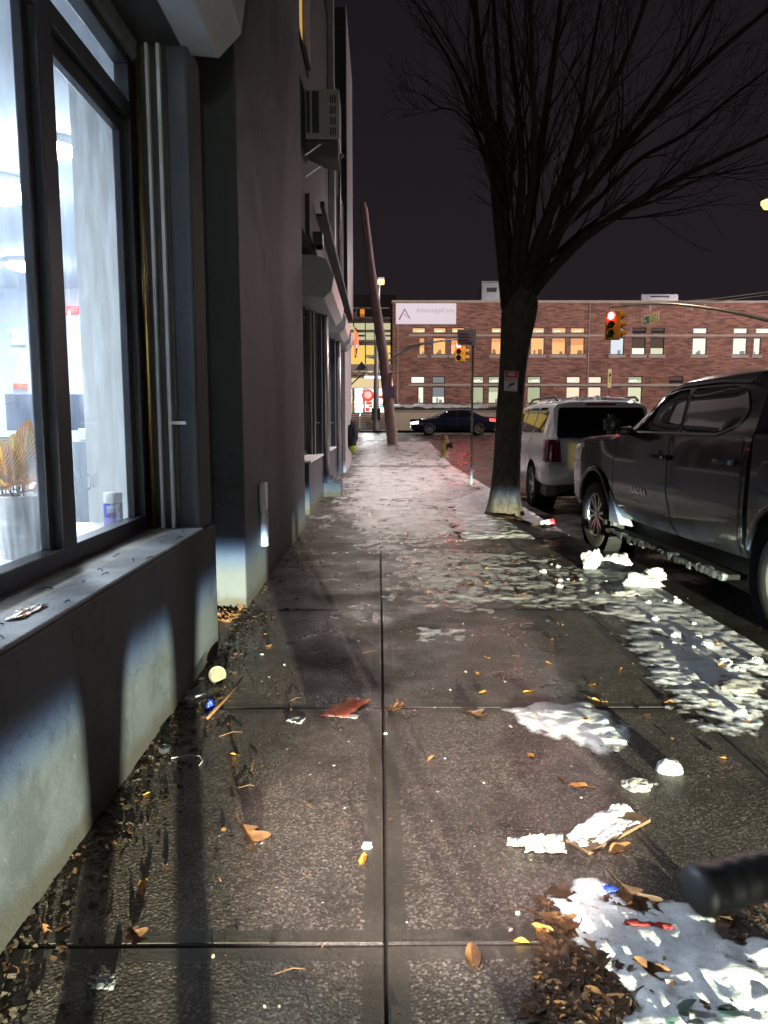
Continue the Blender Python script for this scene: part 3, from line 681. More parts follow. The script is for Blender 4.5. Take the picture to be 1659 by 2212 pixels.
MB().lathe([(r*1.02, 0), (r*1.02, .028), (r*.93, .034), (r*.6, .036)], 36, cn+V((0, 0, .179))).build('lid', M['white'], cw, smooth=40)
MB().lathe([(r+.0012, .012), (r+.0012, .075)], 36, cn, cap=False).build('lower_label', mat('lilac_label', (.34, .28, .68), (.42, .34, .72), .4, vscale=30), cw, smooth=180)
MB().lathe([(r+.0012, .0755), (r+.0012, .155)], 36, cn, cap=False).build('upper_label', mat('blue_label', (.03, .07, .46), (.05, .1, .55), .4, vscale=30), cw, smooth=180)
m = MB(); dirn = (V((0, 0, 0))-cn); dirn.z = 0; dirn.normalize(); sd = V((-dirn.y, dirn.x, 0))
def on_can(a, z, e=.0022): return cn+(dirn*math.cos(a)+sd*math.sin(a))*(r+e)+V((0, 0, z))
for i in range(8):
    a0, a1 = -.75+i*.19, -.75+(i+1)*.19; s0, s1 = .010*(a0+.75), .010*(a1+.75)
    m.quad(on_can(a0, .098+s0), on_can(a1, .098+s1), on_can(a1, .140+s1), on_can(a0, .140+s0))
m.build('badge', M['sign_white'], cw)
m = MB()
for i in range(8):
    a0, a1 = -.75+i*.19, -.75+(i+1)*.19; m.quad(on_can(a0, .088, .0024), on_can(a1, .090, .0024), on_can(a1, .096, .0024), on_can(a0, .094, .0024))
m.build('stripe', M['red_paint'], cw)
tx = text('lettering', 'Lysol', .036, Matrix.Identity(4), M['blue'], None, 0)
for v in tx.data.vertices: q = on_can(v.co.x/r, .120+v.co.y+v.co.x*.12, .003); v.co = q-cn
tx.parent = cw
def ibox(name, label, cat, px0, py0, px1, py1, D, dep, m, parts=()):
    a, b = P(px0, py1, D), P(px1, py0, D)
    t = thing(name, label, cat, ((a.x+b.x)/2, D, a.z)); MB().box((a.x, D, a.z), (b.x, D+dep, b.z)).build('case', m, t, bevel=.01); return t, a, b
t, a, b = ibox('monitor', 'dark computer monitor back seen through the left window pane', 'monitor', 14, 850, 196, 930, 6.4, .06, mat('monitor_blue', (.05, .065, .10), None, .5))
MB().box(((a.x+b.x)/2-.05, 6.42, a.z-.25), ((a.x+b.x)/2+.05, 6.46, a.z)).build('stand', M['black'], t)
MB().box((-4.6, 6.1, .1), (-2.1, 7.0, .76)).build('counter', mat('counter_grey', (.2, .21, .24), None, .5), tag(thing('shop_counter', 'grey counter under the monitor inside the shop', 'counter', (-3.3, 6.5, .1)), None))
t, a, b = ibox('paper_stack', 'white paper tray on the counter seen through the right pane', 'paper tray', 168, 926, 214, 952, 5.4, .3, M['white'])
t, a, b = ibox('file_cabinet', 'grey drawer cabinet behind the canister inside the window', 'cabinet', 166, 952, 214, 1170, 5.38, .4, mat('cabinet_grey', (.22, .24, .27), None, .5))
t, a, b = ibox('white_board', 'small pale notice board on the back wall of the shop', 'notice board', 24, 710, 54, 745, 10.9, .03, M['white'])
t, a, b = ibox('wall_notice', 'orange strip notice on the back wall of the shop', 'notice', 28, 828, 60, 840, 10.9, .02, M['orange'])
org = thing('mesh_organiser', 'black wire mesh desk organiser behind the croton plant', 'organiser', (-1.95, 3.6, ZS))
m = MB(); oc = V((-1.95, 3.6, ZS)); ww = .2; hh = .52
for k in range(12):
    for ax_ in (0, 1):
        for sgn in (-1, 1):
            q = -ww+2*ww*k/11; p0 = oc+(V((q, sgn*ww, 0)) if ax_ == 0 else V((sgn*ww, q, 0))); m.tube([p0, p0+V((0, 0, hh))], .003, 4)
for k in range(9):
    z_ = hh*k/8; m.tube([oc+V((-ww, -ww, z_)), oc+V((ww, -ww, z_)), oc+V((ww, ww, z_)), oc+V((-ww, ww, z_)), oc+V((-ww, -ww, z_))], .003 if k < 8 else .007, 4)
m.build('wire_basket', M['black'], org); MB().tube([oc+V((-.05, .05, .2)), oc+V((-.06, .05, .74)), oc+V((-.06, .05, .78))], [.006, .006, .012], 6).build('pen', M['black'], org)
# ============================================================ BRICK BUILDING ACROSS THE STREET
K_ = 1/1.15733
DB = 50.0
BR = thing('brick_building', 'two-storey red brick building with rows of lit windows across the street', 'building', (14, DB, gz(DB)))
def bx(sx): return P(sx*K_, 900, DB).x
def bz(sy): return P(830, sy*K_, DB).z
xl = P(848, 900, DB).x; xr = 36.0; zt = P(900, 654, DB).z; zb = gz(DB)-.2
up = [(1031,1061),(1083,1112),(1128,1158),(1226,1256),(1324,1355),(1376,1408),(1422,1454),(1521,1552),(1574,1605),(1620,1651),(1724,1756),(1824,1856),(1879,1911),(1960,1992),(2010,2042)]
lo = [(1048,1060),(1082,1112),(1126,1156),(1226,1256),(1324,1355),(1376,1408),(1422,1454),(1521,1552),(1574,1605),(1620,1651),(1724,1756),(1824,1856),(1875,1890),(1960,1992),(2010,2042)]
col = ['o','o','o','o','o','o','o','c','d','d','w','w','w','w','w']
g1 = [(1028,1060),(1081,1110),(1178,1207),(1221,1250),(1318,1349),(1415,1447),(1469,1500),(1568,1601),(1670,1702),(1780,1812),(1860,1892)]
g2 = [(1046,1058),(1081,1110),(1178,1207),(1221,1250),(1318,1349),(1415,1447),(1469,1500),(1568,1601),(1670,1702),(1780,1812),(1860,1892)]
gc = ['w','b','g','g','g','w2','w2','g','d','g','g']
EM = {'o': ((1, .47, .19), 1.25), 'ob': ((1, .42, .18), .9), 'w': ((1, .93, .78), 1.15), 'c': ((.85, .93, 1), .9), 'd': ((.30, .2, .16), .35), 'g': ((.9, .92, .62), .85), 'b': ((.42, .43, .45), .55), 'w2': ((1, .85, .62), 1.0), 'oh': ((1, .62, .3), 1.1), 'gb': ((.75, .8, .5), .6), 'dk': ((.12, .07, .05), .2), 'fuo': ((.6, .3, .14), .6), 'fuw': ((.5, .5, .42), .6), 'cl': ((1, .95, .85), 1.6)}
EM = {k: emis('window_glow_'+k, *v) for k, v in EM.items()}
holes = []; specs = []
for (a, b), c in zip(up, col): specs.append((a, b, 820, 832, c, 't'))
for (a, b), c in zip(lo, col): specs.append((a, b, 845, 885, c, 'm'))
for (a, b), c in zip(g1, gc): specs.append((a, b, 942, 957, c, 't'))
for (a, b), c in zip(g2, gc): specs.append((a, b, 968, 1007, c, 'm'))
for a, b, y0, y1, c, k in specs: holes.append((bx(a-1.6), bx(b+1.6), bz(y1+1.6), bz(y0-1.6)))
m = MB(); grid_wall(m, (0, DB, 0), (1, 0, 0), (0, 0, 1), (0, -1, 0), [xl, xr], [zb, zt], holes, .14)
m.quad((xl, DB, zb), (xl, DB, zt), (xl, DB+9, zt), (xl, DB+9, zb)); m.quad((xr, DB, zb), (xr, DB, zt), (xr, DB+9, zt), (xr, DB+9, zb))
m.quad((xl, DB+9, zb), (xl, DB+9, zt), (xr, DB+9, zt), (xr, DB+9, zb)); m.quad((xl, DB, zt-.02), (xr, DB, zt-.02), (xr, DB+9, zt-.02), (xl, DB+9, zt-.02))
m.build('wall', M['brick'], BR)
MB().box((xl-.06, DB-.07, zt), (xr, DB+.35, zt+.16)).build('coping', M['stone'], BR, bevel=.02)
for i, (a, b, y0, y1, c, k) in enumerate(specs):
    x0, x1, z0, z1 = bx(a-1.6)+.003, bx(b+1.6)-.003, bz(y1+1.6)+.003, bz(y0-1.6)-.003; t_ = .05
    f = MB(); f.box((x0, DB+.07, z0), (x0+t_, DB+.13, z1)); f.box((x1-t_, DB+.07, z0), (x1, DB+.13, z1)); f.box((x0+t_, DB+.07, z0), (x1-t_, DB+.13, z0+t_)); f.box((x0+t_, DB+.07, z1-t_), (x1-t_, DB+.13, z1))
    w = f.build('window', M['frame'], BR); p = MB(); ya = DB+.105
    fx0, fx1, fz0, fz1 = x0+t_, x1-t_, z0+t_, z1-t_
    mats = [EM[c], EM.get({'o': 'ob', 'g': 'gb', 'd': 'dk', 'c': 'b'}.get(c, c))]
    if k == 'm':
        s_ = random.choice([0, .25, .42, .55, .6]) if c in 'oc' else (.62 if c == 'd' else random.choice([0, 1, .3]))
        if c == 'd': mats = [EM['w'] if i % 2 else EM['g'], EM['d']]
        if c == 'b': s_ = .62; mats = [EM['w'], EM['b']]
        zm = fz1-(fz1-fz0)*s_
        if s_ < 1: p.quad((fx0, ya, fz0), (fx1, ya, fz0), (fx1, ya, zm), (fx0, ya, zm), mi=0)
        if s_ > 0: p.quad((fx0, ya, zm), (fx1, ya, zm), (fx1, ya, fz1), (fx0, ya, fz1), mi=1)
    else:
        zm = fz0+(fz1-fz0)*.45
        if c == 'd': mats = [EM['dk'], EM['d']]
        if c == 'o': mats = [EM['oh'], EM['o']]
        p.quad((fx0, ya, fz0), (fx1, ya, fz0), (fx1, ya, zm), (fx0, ya, zm), mi=0); p.quad((fx0, ya, zm), (fx1, ya, zm), (fx1, ya, fz1), (fx0, ya, fz1), mi=1)
    if k == 'm':   # things standing on the sill and a ceiling light inside
        for q in range(random.choice([1, 2, 2])):
            fa = random.uniform(.05, .6); fb = fa+random.uniform(.15, .4); fh = random.uniform(.10, .34)
            p.quad((fx0+(fx1-fx0)*fa, ya-.006-.002*q, fz0), (fx0+(fx1-fx0)*min(1, fb), ya-.006-.002*q, fz0), (fx0+(fx1-fx0)*min(1, fb), ya-.006-.002*q, fz0+(fz1-fz0)*fh), (fx0+(fx1-fx0)*fa, ya-.006-.002*q, fz0+(fz1-fz0)*fh), mi=2)
    elif c in 'owg' or c == 'w2':
        fa = random.uniform(.05, .4); p.quad(*((fx0+(fx1-fx0)*u_, ya-.006, fz0+(fz1-fz0)*v_) for u_, v_ in ((fa, .25), (fa+.5, .35), (fa+.5, .55), (fa, .45))), mi=3)
    mats = mats+[mats[0] if c == 'd' else EM['fu'+('o' if c == 'o' else 'w')], EM['cl']]
    p.build('pane', mats, w)
    if k == 'm' :
        f = MB().box((x0-.1, DB-.06, z0-.2), (x1+.1, DB+.07, z0-.003)).build('sill', M['stone'], w)
    if c in 'od' and k == 't': # wavy blind edge
        f = MB()
        for q in range(6): xa = fx0+(fx1-fx0)*q/6; f.quad((xa, ya-.01, fz0), (xa+(fx1-fx0)/6, ya-.01, fz0), (xa+(fx1-fx0)/6*.5, ya-.01, fz0+.07))
        f.build('blind_edge', M['frame'], w)
for y0, y1 in ((835.6, 841), (959.6, 965.4)):
    MB().box((bx(1021), DB-.05, bz(y1)), (xr, DB+.002, bz(y0))).build('stone_band', M['stone'], BR)
for sx in (994, 1466):
    MB().tube([(bx(sx), DB-.06, bz(1020)), (bx(sx), DB-.06, zt)], .03, 6).build('downpipe', M['stone'], BR)
# sign board with a chevron and faint lettering
sg = thing('sign_board', 'large white sign board with a chevron emblem high on the brick wall', 'sign', (bx(1063), DB, bz(811)))
x0, x1, z0, z1 = bx(989), bx(1137), bz(811), bz(759)
MB().box((x0, DB-.16, z0), (x1, DB-.06, z1)).build('board', mat('sign_face', (.78, .74, .82), None, .5, emit=(.86, .80, .93), estr=.2), sg)
xe, ze = (bx(995)+bx(1026))/2, (bz(800)+bz(771))/2; hw, hh = (bx(1026)-bx(995))/2, (bz(771)-bz(800))/2
m = MB(); yy = DB-.165
m.quad((xe-hw, yy, ze-hh), (xe-hw*.75, yy, ze-hh), (xe, yy, ze+hh*.62), (xe, yy, ze+hh), mi=0)
m.quad((xe+hw, yy, ze-hh), (xe, yy, ze+hh), (xe, yy, ze+hh*.62), (xe+hw*.72, yy, ze-hh*.75), mi=1)
m.quad((xe+hw, yy, ze-hh), (xe+hw*.72, yy, ze-hh*.75), (xe-hw*.05, yy, ze-hh*.15), (xe-hw*.1, yy, ze+hh*.1), mi=1)
m.build('emblem', [mat('emblem_plum', (.30, .08, .18), None, .5), mat('emblem_rose', (.42, .14, .25), None, .5)], sg)
text('lettering', 'AdvantageCare', .40, facing((bx(1085), DB-.166, ze+.22), (1, 0, 0), (0, 0, 1)), mat('faint_letter', (.56, .51, .58), None, .5, emit=(.7, .62, .74), estr=.05), sg, .001)
def roofbox(name, label, a, b, y0, y1, D, snow=True):
    p, q = P(a, y1, D), P(b, y0, D); t = thing(name, label, 'rooftop unit', ((p.x+q.x)/2, D, p.z))
    MB().box((p.x, D, zt-.1), (q.x, D+2.2, q.z)).build('housing', M['galv'], t, bevel=.03)
    MB().box((p.x+.25*(q.x-p.x), D-.02, p.z+.45*(q.z-p.z)), (p.x+.75*(q.x-p.x), D+.01, p.z+.7*(q.z-p.z))).build('grille', M['black'], t)
    if snow: MB().box((p.x-.03, D-.05, q.z), (q.x+.03, D+2.25, q.z+.09)).build('snow_cap', M['clean_snow'], t, bevel=.04)
roofbox('rooftop_unit', 'grey rooftop unit with snow cap left of the tree trunk', 1040, 1084, 610, 648, 54)
roofbox('rooftop_unit', 'wide low grey rooftop unit on the right part of the brick roof', 1385, 1466, 635, 648, 53, False)
ysn = thing('yellow_sign', 'small upright yellow sign with black arrow behind the parked suv', 'sign', P(1317, 845, 47))
a, b = P(1312.5, 838, 47), P(1321.5, 797, 47); MB().box((a.x, 47, a.z), (b.x, 47.03, b.z)).build('plate', mat('sign_pale_yellow', (.62, .52, .22), None, .5), ysn)
m = MB(); cx_ = (a.x+b.x)/2; cz_ = (a.z+b.z)/2; m.quad((cx_-.02, 46.99, cz_-.25), (cx_+.03, 46.99, cz_-.25), (cx_+.03, 46.99, cz_+.15), (cx_-.02, 46.99, cz_+.15)); m.quad((cx_-.09, 46.99, cz_+.12), (cx_+.1, 46.99, cz_+.16), (cx_+.02, 46.99, cz_+.42)); m.build('arrow', M['black_paint'], ysn)
MB().tube([(cx_, 47.05, gz(47)), (cx_, 47.05, a.z+.3)], .03, 6).build('post', M['darksteel'], ysn)
# hedge on a low cream wall
pw = thing('planter_wall', 'low cream wall in front of the brick building', 'wall', (8, 47.2, gz(47)))
xw0 = P(842, 930, 47.2).x; zw = P(900, 889, 47.2).z
MB().box((xw0, 47.2, .3), (30, 47.5, zw)).build('wall', M['cream'], pw, bevel=.03); MB().box((xw0-.03, 47.16, zw+.002), (30, 47.54, zw+.08)).build('cap', M['stone'], pw)
hd = thing('hedge', 'clipped dark hedge topped with snow behind the low cream wall', 'hedge', (4, 48.2, zw))
def bumpy(name, lo, hi, n, amp, m, parent, seed):
    bm = bmesh.new(); bmesh.ops.create_grid(bm, x_segments=n[0], y_segments=n[1], size=.5)
    for v in bm.verts:
        u, w = v.co.x+.5, v.co.y+.5; e = min(u, 1-u, w, 1-w)
        x, y = lo[0]+(hi[0]-lo[0])*u, lo[1]+(hi[1]-lo[1])*w
        v.co = V((x, y, lo[2] if e < 1e-4 else hi[2]+amp*noise.fractal(V((x*1.7, y*1.7, seed)), .8, 2, 5)))
    me = bpy.data.meshes.new(name); bm.to_mesh(me); bm.free(); me.transform(Matrix.Translation(-wloc(parent))); me.materials.append(m); me.shade_smooth()
    o = bpy.data.objects.new(name, me); C.objects.link(o); o.parent = parent; return o
hx1 = P(1075, 880, 48).x; hz0 = P(900, 891, 48).z; hz1 = P(900, 881, 48).z
bumpy('foliage', (xw0+.1, 47.6, hz0-.1), (hx1, 49.4, hz1), (90, 20), .12, M['hedge'], hd, 1)
bumpy('snow_cover', (xw0+.1, 47.75, hz1-.05), (hx1-.6, 49.3, P(900, 875, 48).z), (90, 16), .14, M['clean_snow'], hd, 2)

# ============================================================ CORNER STORE
DS = 52.0
CS = thing('corner_store', 'brightly lit corner store with yellow upper windows behind the leaning pole', 'building', (-1, DS, gz(DS)))
def Q(px, py, d=DS): return P(px, py, d)
def zA(a, b): return ((840+a*.2411)*K_, (650+b*.2411)*K_)
def qbox(name, a0, b0, a1, b1, m, D=DS, dep=.06, parent=CS, x0=None, x1=None):
    p = Q(*zA(a0, b1), D); q = Q(*zA(a1, b0), D)
    return MB().box((p.x if x0 is None else x0, D, p.z), (q.x if x1 is None else x1, D+dep, q.z)).build(name, m, parent)
XR = xl-.02
qbox('wall', -300, 595, 580, 1800, mat('store_wall', (.40, .33, .22), (.32, .26, .18), .8), DS+.1, 6, CS, -14, XR)
EY = {'s': emis('strip_glow', (.95, .88, .52), .62), 'y': emis('upper_glow', (1, .68, .16), .95), 'w': emis('entrance_glow', (1, .97, .9), 1.6), 'c': emis('cream_glow', (1, .78, .42), .85), 'r': emis('red_display', (1, .1, .06), 1.0), 'o': emis('attic_glow', (1, .33, .05), .8)}
DK = M['darksteel']
for a, b in ((655, 722), (752, 828)):
    w = qbox('window', -300, a-6, 578, b+6, DK, DS+.03, .06, CS, -14, XR); p = qbox('pane', -300, a, 576, b, EY['s'], DS, .02, w, -13.9, XR-.1)
for x_ in (395, 300): qbox('mullion', x_, 640, x_+10, 1075, DK, DS-.04, .03)
qbox('vent_grille', 230, 775, 298, 795, DK, DS-.03, .02); qbox('vent_grille', 490, 775, 578, 795, DK, DS-.03, .02)
qbox('fascia', -300, 835, 578, 850, M['cream'], DS-.05, .1, CS, -14, XR)
w = qbox('window', -300, 878, 578, 1085, DK, DS+.03, .06, CS, -14, XR); qbox('pane', -300, 885, 576, 1080, EY['y'], DS, .02, w, -13.9, XR-.1)
# canopy with little gables and truss bracing
cn_ = thing('entrance_canopy', 'grey gabled canopy with truss bracing over the store entrance', 'canopy', (-1, 50.6, 3.5))
D = 50.4
m = MB(); p = Q(*zA(-200, 1150), D); q = Q(*zA(578, 1080), D); m.box((-12, D, p.z), (XR, D+1.6, q.z)); m.build('roof', M['stone'], cn_)
for a, b, c in ((200, 265, 335), (275, 355, 440), (470, 545, 580)):
    m = MB(); pa, pb, pc = Q(*zA(a, 1140), D-.03), Q(*zA(b, 1050 if b != 355 else 1088), D-.03), Q(*zA(c, 1140), D-.03); m.prism([pa, pb, pc], (0, .2, 0)); m.build('gable', M['stone'] if b == 355 else DK, cn_)
m = MB()
for k in range(9):
    a = -120+k*80; m.tube([Q(*zA(a, 1200), D), Q(*zA(a+40, 1150), D), Q(*zA(a+80, 1200), D)], .03, 5)
m.tube([Q(*zA(-200, 1200), D), Q(*zA(578, 1200), D)], .035, 5); m.tube([Q(*zA(160, 1290), D), Q(*zA(300, 1160), D)], .05, 6); m.build('truss', DK, cn_)
fl = thing('tube_light', 'white fluorescent tube light under the entrance canopy', 'light', Q(*zA(385, 1212), 50.8))
p, q = Q(*zA(300, 1224), 50.8), Q(*zA(470, 1200), 50.8); MB().box((p.x, 50.8, p.z), (q.x, 50.95, q.z)).build('tube', emis('tube_white', (.95, .98, 1), 9), fl, bevel=.03)
qbox('wall_panel', 160, 1225, 578, 1325, EY['c'], DS-.02, .02)
w = qbox('shop_window', 188, 1322, 284, 1588, DK, DS-.05, .05); qbox('poster', 194, 1328, 278, 1582, emis('poster_glow', (.85, .95, 1), 1.5), DS-.08, .02, w)
m = MB(); a = Q(*zA(235, 1520), DS-.1)
lump('picture', a, (.32, .04, .5), 3, mat('poster_brown', (.4, .22, .16), (.55, .4, .34), .6, emit=(.5, .3, .25), estr=.4), '', '', sharp=.3, flat=1.0); o = bpy.context.scene.objects[-1]
o = [k for k in C.objects if k.name.startswith('picture')][0]; o.parent = w; o.location = a-wloc(w)
dr = qbox('door', 288, 1328, 402, 1585, M['frame'], DS-.06, .05); qbox('glazing', 300, 1345, 388, 1575, EY['w'], DS-.09, .02, dr)
p = Q(*zA(330, 1405), DS-.1); MB().lathe([(.42, 0), (.42, .02)], 20, p, 'y').build('round_decal', EY['r'], dr); p2 = p+V((0, -.02, .05)); MB().lathe([(.26, 0), (.26, .01)], 18, p2, 'y').build('round_decal_centre', emis('decal_pink', (1, .55, .5), 1.2), dr)
for b0, b1, a0, a1 in ((1470, 1500, 312, 372), (1505, 1525, 340, 376), (1530, 1570, 306, 345)): qbox('red_poster', a0, b0, a1, b1, EY['r'], DS-.105, .01, dr)
w2 = qbox('shop_window', 440, 1328, 510, 1585, DK, DS-.05, .05); qbox('glazing', 444, 1335, 505, 1580, EY['w'], DS-.08, .02, w2)
for b0, b1 in ((1405, 1435), (1490, 1500)): qbox('red_poster', 446, b0, 500, b1, EY['r'], DS-.1, .01, w2)
qbox('shelf_strip', 446, 1510, 498, 1530, emis('teal_glow', (.35, .75, .9), .9), DS-.1, .01, w2)
qbox('side_window', 545, 1325, 576, 1500, EY['c'], DS-.06, .02)
# steps
stp = thing('entrance_steps', 'wide concrete entrance steps leading up to the lit store', 'steps', (-1, 48.5, gz(48)))
zs0 = gz(47)+.02; ztop = Q(*zA(300, 1592), 51.0).z; nst = 9
for k in range(nst):
    zz = zs0+(ztop-zs0)*(k+1)/nst; y0 = 47.2+k*.36
    MB().box((-9, y0, zs0-.3), (xw0-.05, y0+.36 if k < nst-1 else DS, zz-.004)).build('step', M['stone'], stp, bevel=.012); MB().box((-9, y0-.02, zz-.045), (xw0-.05, y0+.05, zz)).build('step_shade', M['darksteel'], stp)  # dark strips paint in the overhang shade along each step edge
rl = thing('handrail', 'thin white handrail on the store steps', 'handrail', (-1.3, 48, gz(48)))
MB().tube([Q(*zA(265, 1500), 50.2), Q(*zA(245, 1630), 47.4), V((Q(*zA(245, 1630), 47.4).x, 47.4, gz(47)))], .035, 6).build('rail', M['white'], rl)
# set-back dark upper block with lit orange window and railing
ub = thing('rear_block', 'dark set-back block with a small orange lit window above the store', 'building', (-2, 60, 8))
p = Q(100, 760, 60); q = Q(848, 637, 60); MB().box((-16, 60, 3), (1.4, 66, q.z)).build('wall', mat('dark_brick', (.03, .022, .02), None, .9), ub)
a, b = Q(*zA(250, 562), 59.9), Q(*zA(296, 510), 59.9); w = MB().box((a.x, 59.9, a.z), (b.x, 59.96, b.z)).build('window', EY['o'], ub)
a, b = Q(*zA(250, 590), 59.9), Q(*zA(296, 566), 59.9); MB().box((a.x, 59.9, a.z), (b.x, 59.96, b.z)).build('window', emis('attic_dim', (1, .33, .05), .4), ub)
rr = thing('roof_railing', 'thin grey railing along the roof edge of the corner store', 'railing', (-1, DS, 9)); m = MB()
for b in (498, 598): m.tube([V((-12, DS, Q(*zA(300, b), DS).z)), V((XR, DS, Q(*zA(300, b), DS).z))], .05, 6)
for a in (212, 580): m.tube([Q(*zA(a, 498), DS), Q(*zA(a, 600), DS)], .04, 6)
m.build('rail', M['galv'], rr)
qbox('parapet', -300, 600, 578, 650, mat('store_brown', (.10, .07, .055), None, .8), DS-.02, .3, CS, -14, XR)

# ============================================================ POLES, SIGNALS, SIGNS
UP = thing('utility_pole', 'leaning weathered wooden utility pole plastered with flyers at the corner', 'utility pole', (P(848, 962, 33.5).x, 33.5, gz(33.5)))
D = 33.5; pts = [P(849, 966, D), P(840, 880, D), P(828, 770, D), P(812, 660, D), P(798, 560, D), P(786, 450, D)]
m = MB(); m.tube(pts, [.245, .235, .22, .205, .19, .165], 18); m.build('pole', M['wood'], UP, smooth=60)
MB().tube([P(780, 462, D), P(779, 452, D)], .05, 8).build('top_cap', M['galv'], UP)
MB().tube([P(786, 450, D), P(785.5, 438, D)], [.14, .1], 12).build('pole_top', M['wood'], UP)
for py, px in ((905, 843), (873, 839), (930, 846), (855, 838)):
    p = P(px, py, D); m = MB()
    for k in range(10):
        a0 = math.pi*(1.05+.9*k/10); a1 = math.pi*(1.05+.9*(k+1)/10); r = .262; h = random.uniform(.12, .3)
        m.quad(*(p+V((r*math.cos(a), r*math.sin(a), z_)) for a, z_ in ((a0, -h/2), (a1, -h/2), (a1, h/2), (a0, h/2))))
    m.build('flyer_scrap', M['paper'], UP)
fy = thing('lilac_flyer_board', 'square lilac handwritten sign nailed to the leaning pole', 'sign', P(838, 860, D-.3))
a, b = P(826, 861, D-.3), P(854, 834, D-.3); MB().box((a.x, D-.3, a.z), (b.x, D-.28, b.z)).build('board', M['signpurple'], fy)
m = MB()
for k in range(4):
    z_ = b.z-.1-k*.12
    for q in range(5):
        if random.random() < .8: x_ = a.x+.06+q*.095+random.uniform(0, .02); m.box((x_, D-.304, z_-.06), (x_+.055, D-.3005, z_-.02))
m.build('scribble', mat('violet_ink', (.30, .14, .42), None, .6), fy)
a, b = P(838, 834, D-.3), P(846, 806, D-.3); f2 = thing('pink_flyer', 'narrow pinkish flyer stapled above the lilac sign', 'flyer', a); MB().box((a.x, D-.28, a.z), (b.x, D-.265, b.z)).build('sheet', mat('pink_paper', (.6, .42, .42), None, .7), f2)
# far signal pole with lamp and mast arm
DP = 46.6
SP = thing('signal_pole', 'grey steel street light and signal pole at the far corner', 'signal pole', (P(812, 932, DP).x, DP, gz(DP)))
px_ = P(812, 932, DP).x
MB().tube([(px_, DP, gz(DP)), P(813, 780, DP)], [.2, .14], 14).build('pole', M['galv'], SP, smooth=60)
MB().tube([P(813, 780, DP), P(817, 690, DP), P(820, 612, DP)], [.13, .09, .06], 12).build('lamp_mast', M['galv'], SP, smooth=60)
MB().box((px_-.27, DP-.25, 1.55), (px_-.15, DP+.1, 2.3)).build('control_box', M['black'], SP, bevel=.03); MB().box((px_+.15, DP-.25, 1.55), (px_+.28, DP+.1, 2.3)).build('control_box', M['black'], SP, bevel=.03)
MB().tube([P(814, 795, DP), P(*zA(530, 1060), DP), P(*zA(650, 975), DP-.4), P(*zA(760, 915), DP-.8), P(*zA(900, 870), DP-1.2), P(*zA(1100, 838), DP-1.8), P(*zA(1262, 818), DP-2.2)], [.085, .08, .075, .07, .06, .055, .05], 10).build('mast_arm', M['galv'], SP, smooth=60)
MB().tube([P(815, 772, DP), P(*zA(880, 860), DP-1.2), P(*zA(1100, 838), DP-1.8)], .025, 6).build('stay', M['galv'], SP)
MB().tube([P(815, 776, DP), P(*zA(700, 890), DP-.8), P(*zA(1000, 855), DP-1.6)], .02, 6).build('stay', M['galv'], SP)
MB().tube([P(796, 772, DP), P(812, 774, DP)], .05, 8).build('stub_arm', M['galv'], SP)
lh = thing('street_lamp', 'glowing warm street lamp head on the far corner pole', 'street lamp', P(822, 607, DP-.3))
lp = P(823, 607, DP-.5); m = MB(); m.box((lp.x-.22, lp.y-.4, lp.z+.03), (lp.x+.22, lp.y+.4, lp.z+.16)); m.build('housing', M['galv'], lh, bevel=.04)
m = MB(); m.box((lp.x-.2, lp.y-.38, lp.z-.16), (lp.x+.2, lp.y+.38, lp.z+.028)); m.build('lens', emis('lamp_warm', (1, .62, .22), 3.2), lh, bevel=.05)
def signal(name, label, c, s, rz, lit):
    S_ = thing(name, label, 'traffic light', c, rz)
    for kk, fz in ((0, 0.0), (1, R(80))):
        m = MB(); mt = Matrix.Rotation(fz, 4, 'Z')
        m.box((-.17*s, -.16*s, -.54*s), (.17*s, .12*s, .5*s), mtx=mt) if kk == 0 else m.box((-.17*s, -.40*s, -.54*s), (.17*s, -.12*s, .5*s), mtx=mt)
        hbd = m.build('signal_head', M['yellow'], S_, bevel=.02, local=True)
        yf = -.16*s if kk == 0 else -.40*s
        for i, zc in enumerate((.32, 0, -.33)):
            v = MB(); n = 12; pr0 = []; pr1 = []
            for q in range(n+1):
                a = R(-25)+R(230)*q/n; pr0.append(mt @ V((.13*s*math.cos(a), yf-.002, zc*s+.13*s*math.sin(a)))); pr1.append(mt @ V((.13*s*math.cos(a), yf-.2*s, zc*s+.13*s*math.sin(a))))
            for q in range(n): v.quad(pr0[q], pr0[q+1], pr1[q+1], pr1[q])
            v.build('visor', M['yellow'], hbd, local=True, smooth=180)
            ln = MB(); ln.lathe([(.13*s, -.01), (.12*s, -.05*s), (.08*s, -.085*s), (.001, -.1*s)], 18, (0, 0, 0), 'y', cap=False); ln.v = [mt @ (p+V((0, yf, zc*s))) for p in ln.v]
            e = lit if (i == 0 and kk == 0) else (None if i < 2 else (None if kk == 0 else None))
            ln.build('lens', e or M['black'], hbd, local=True)
    MB().tube([(0, 0, .5*s), (0, 0, .72*s)], .035*s, 8).build('hanger', M['galv'], S_, local=True); return S_
RED = emis('signal_red', (1, .04, .06), 45)
c1 = P(*zA(1270, 950), DP-2.2); c1.z -= 0
signal('traffic_light', 'yellow traffic light showing red on the far mast arm behind the sign post', c1, 1.1, R(-4), RED)
D2 = 30.0
def zB(a, b): return ((1240+a*.4099)*K_, (650+b*.4099)*K_)
c2 = P(*zB(692, 398), D2)
signal('traffic_light', 'yellow traffic light showing red hanging right of the tree over the road', c2, 1.05, R(-6), RED)
MA = thing('signal_mast', 'curved grey signal mast arm reaching in from the right with stay rods', 'mast arm', (P(1750, 760, D2).x, D2, 0))
pts = [zB(688, 292), zB(760, 285), zB(850, 272), zB(960, 264), zB(1080, 268), zB(1200, 280), zB(1350, 300), zB(1500, 328), zB(1660, 368), zB(1850, 430)]
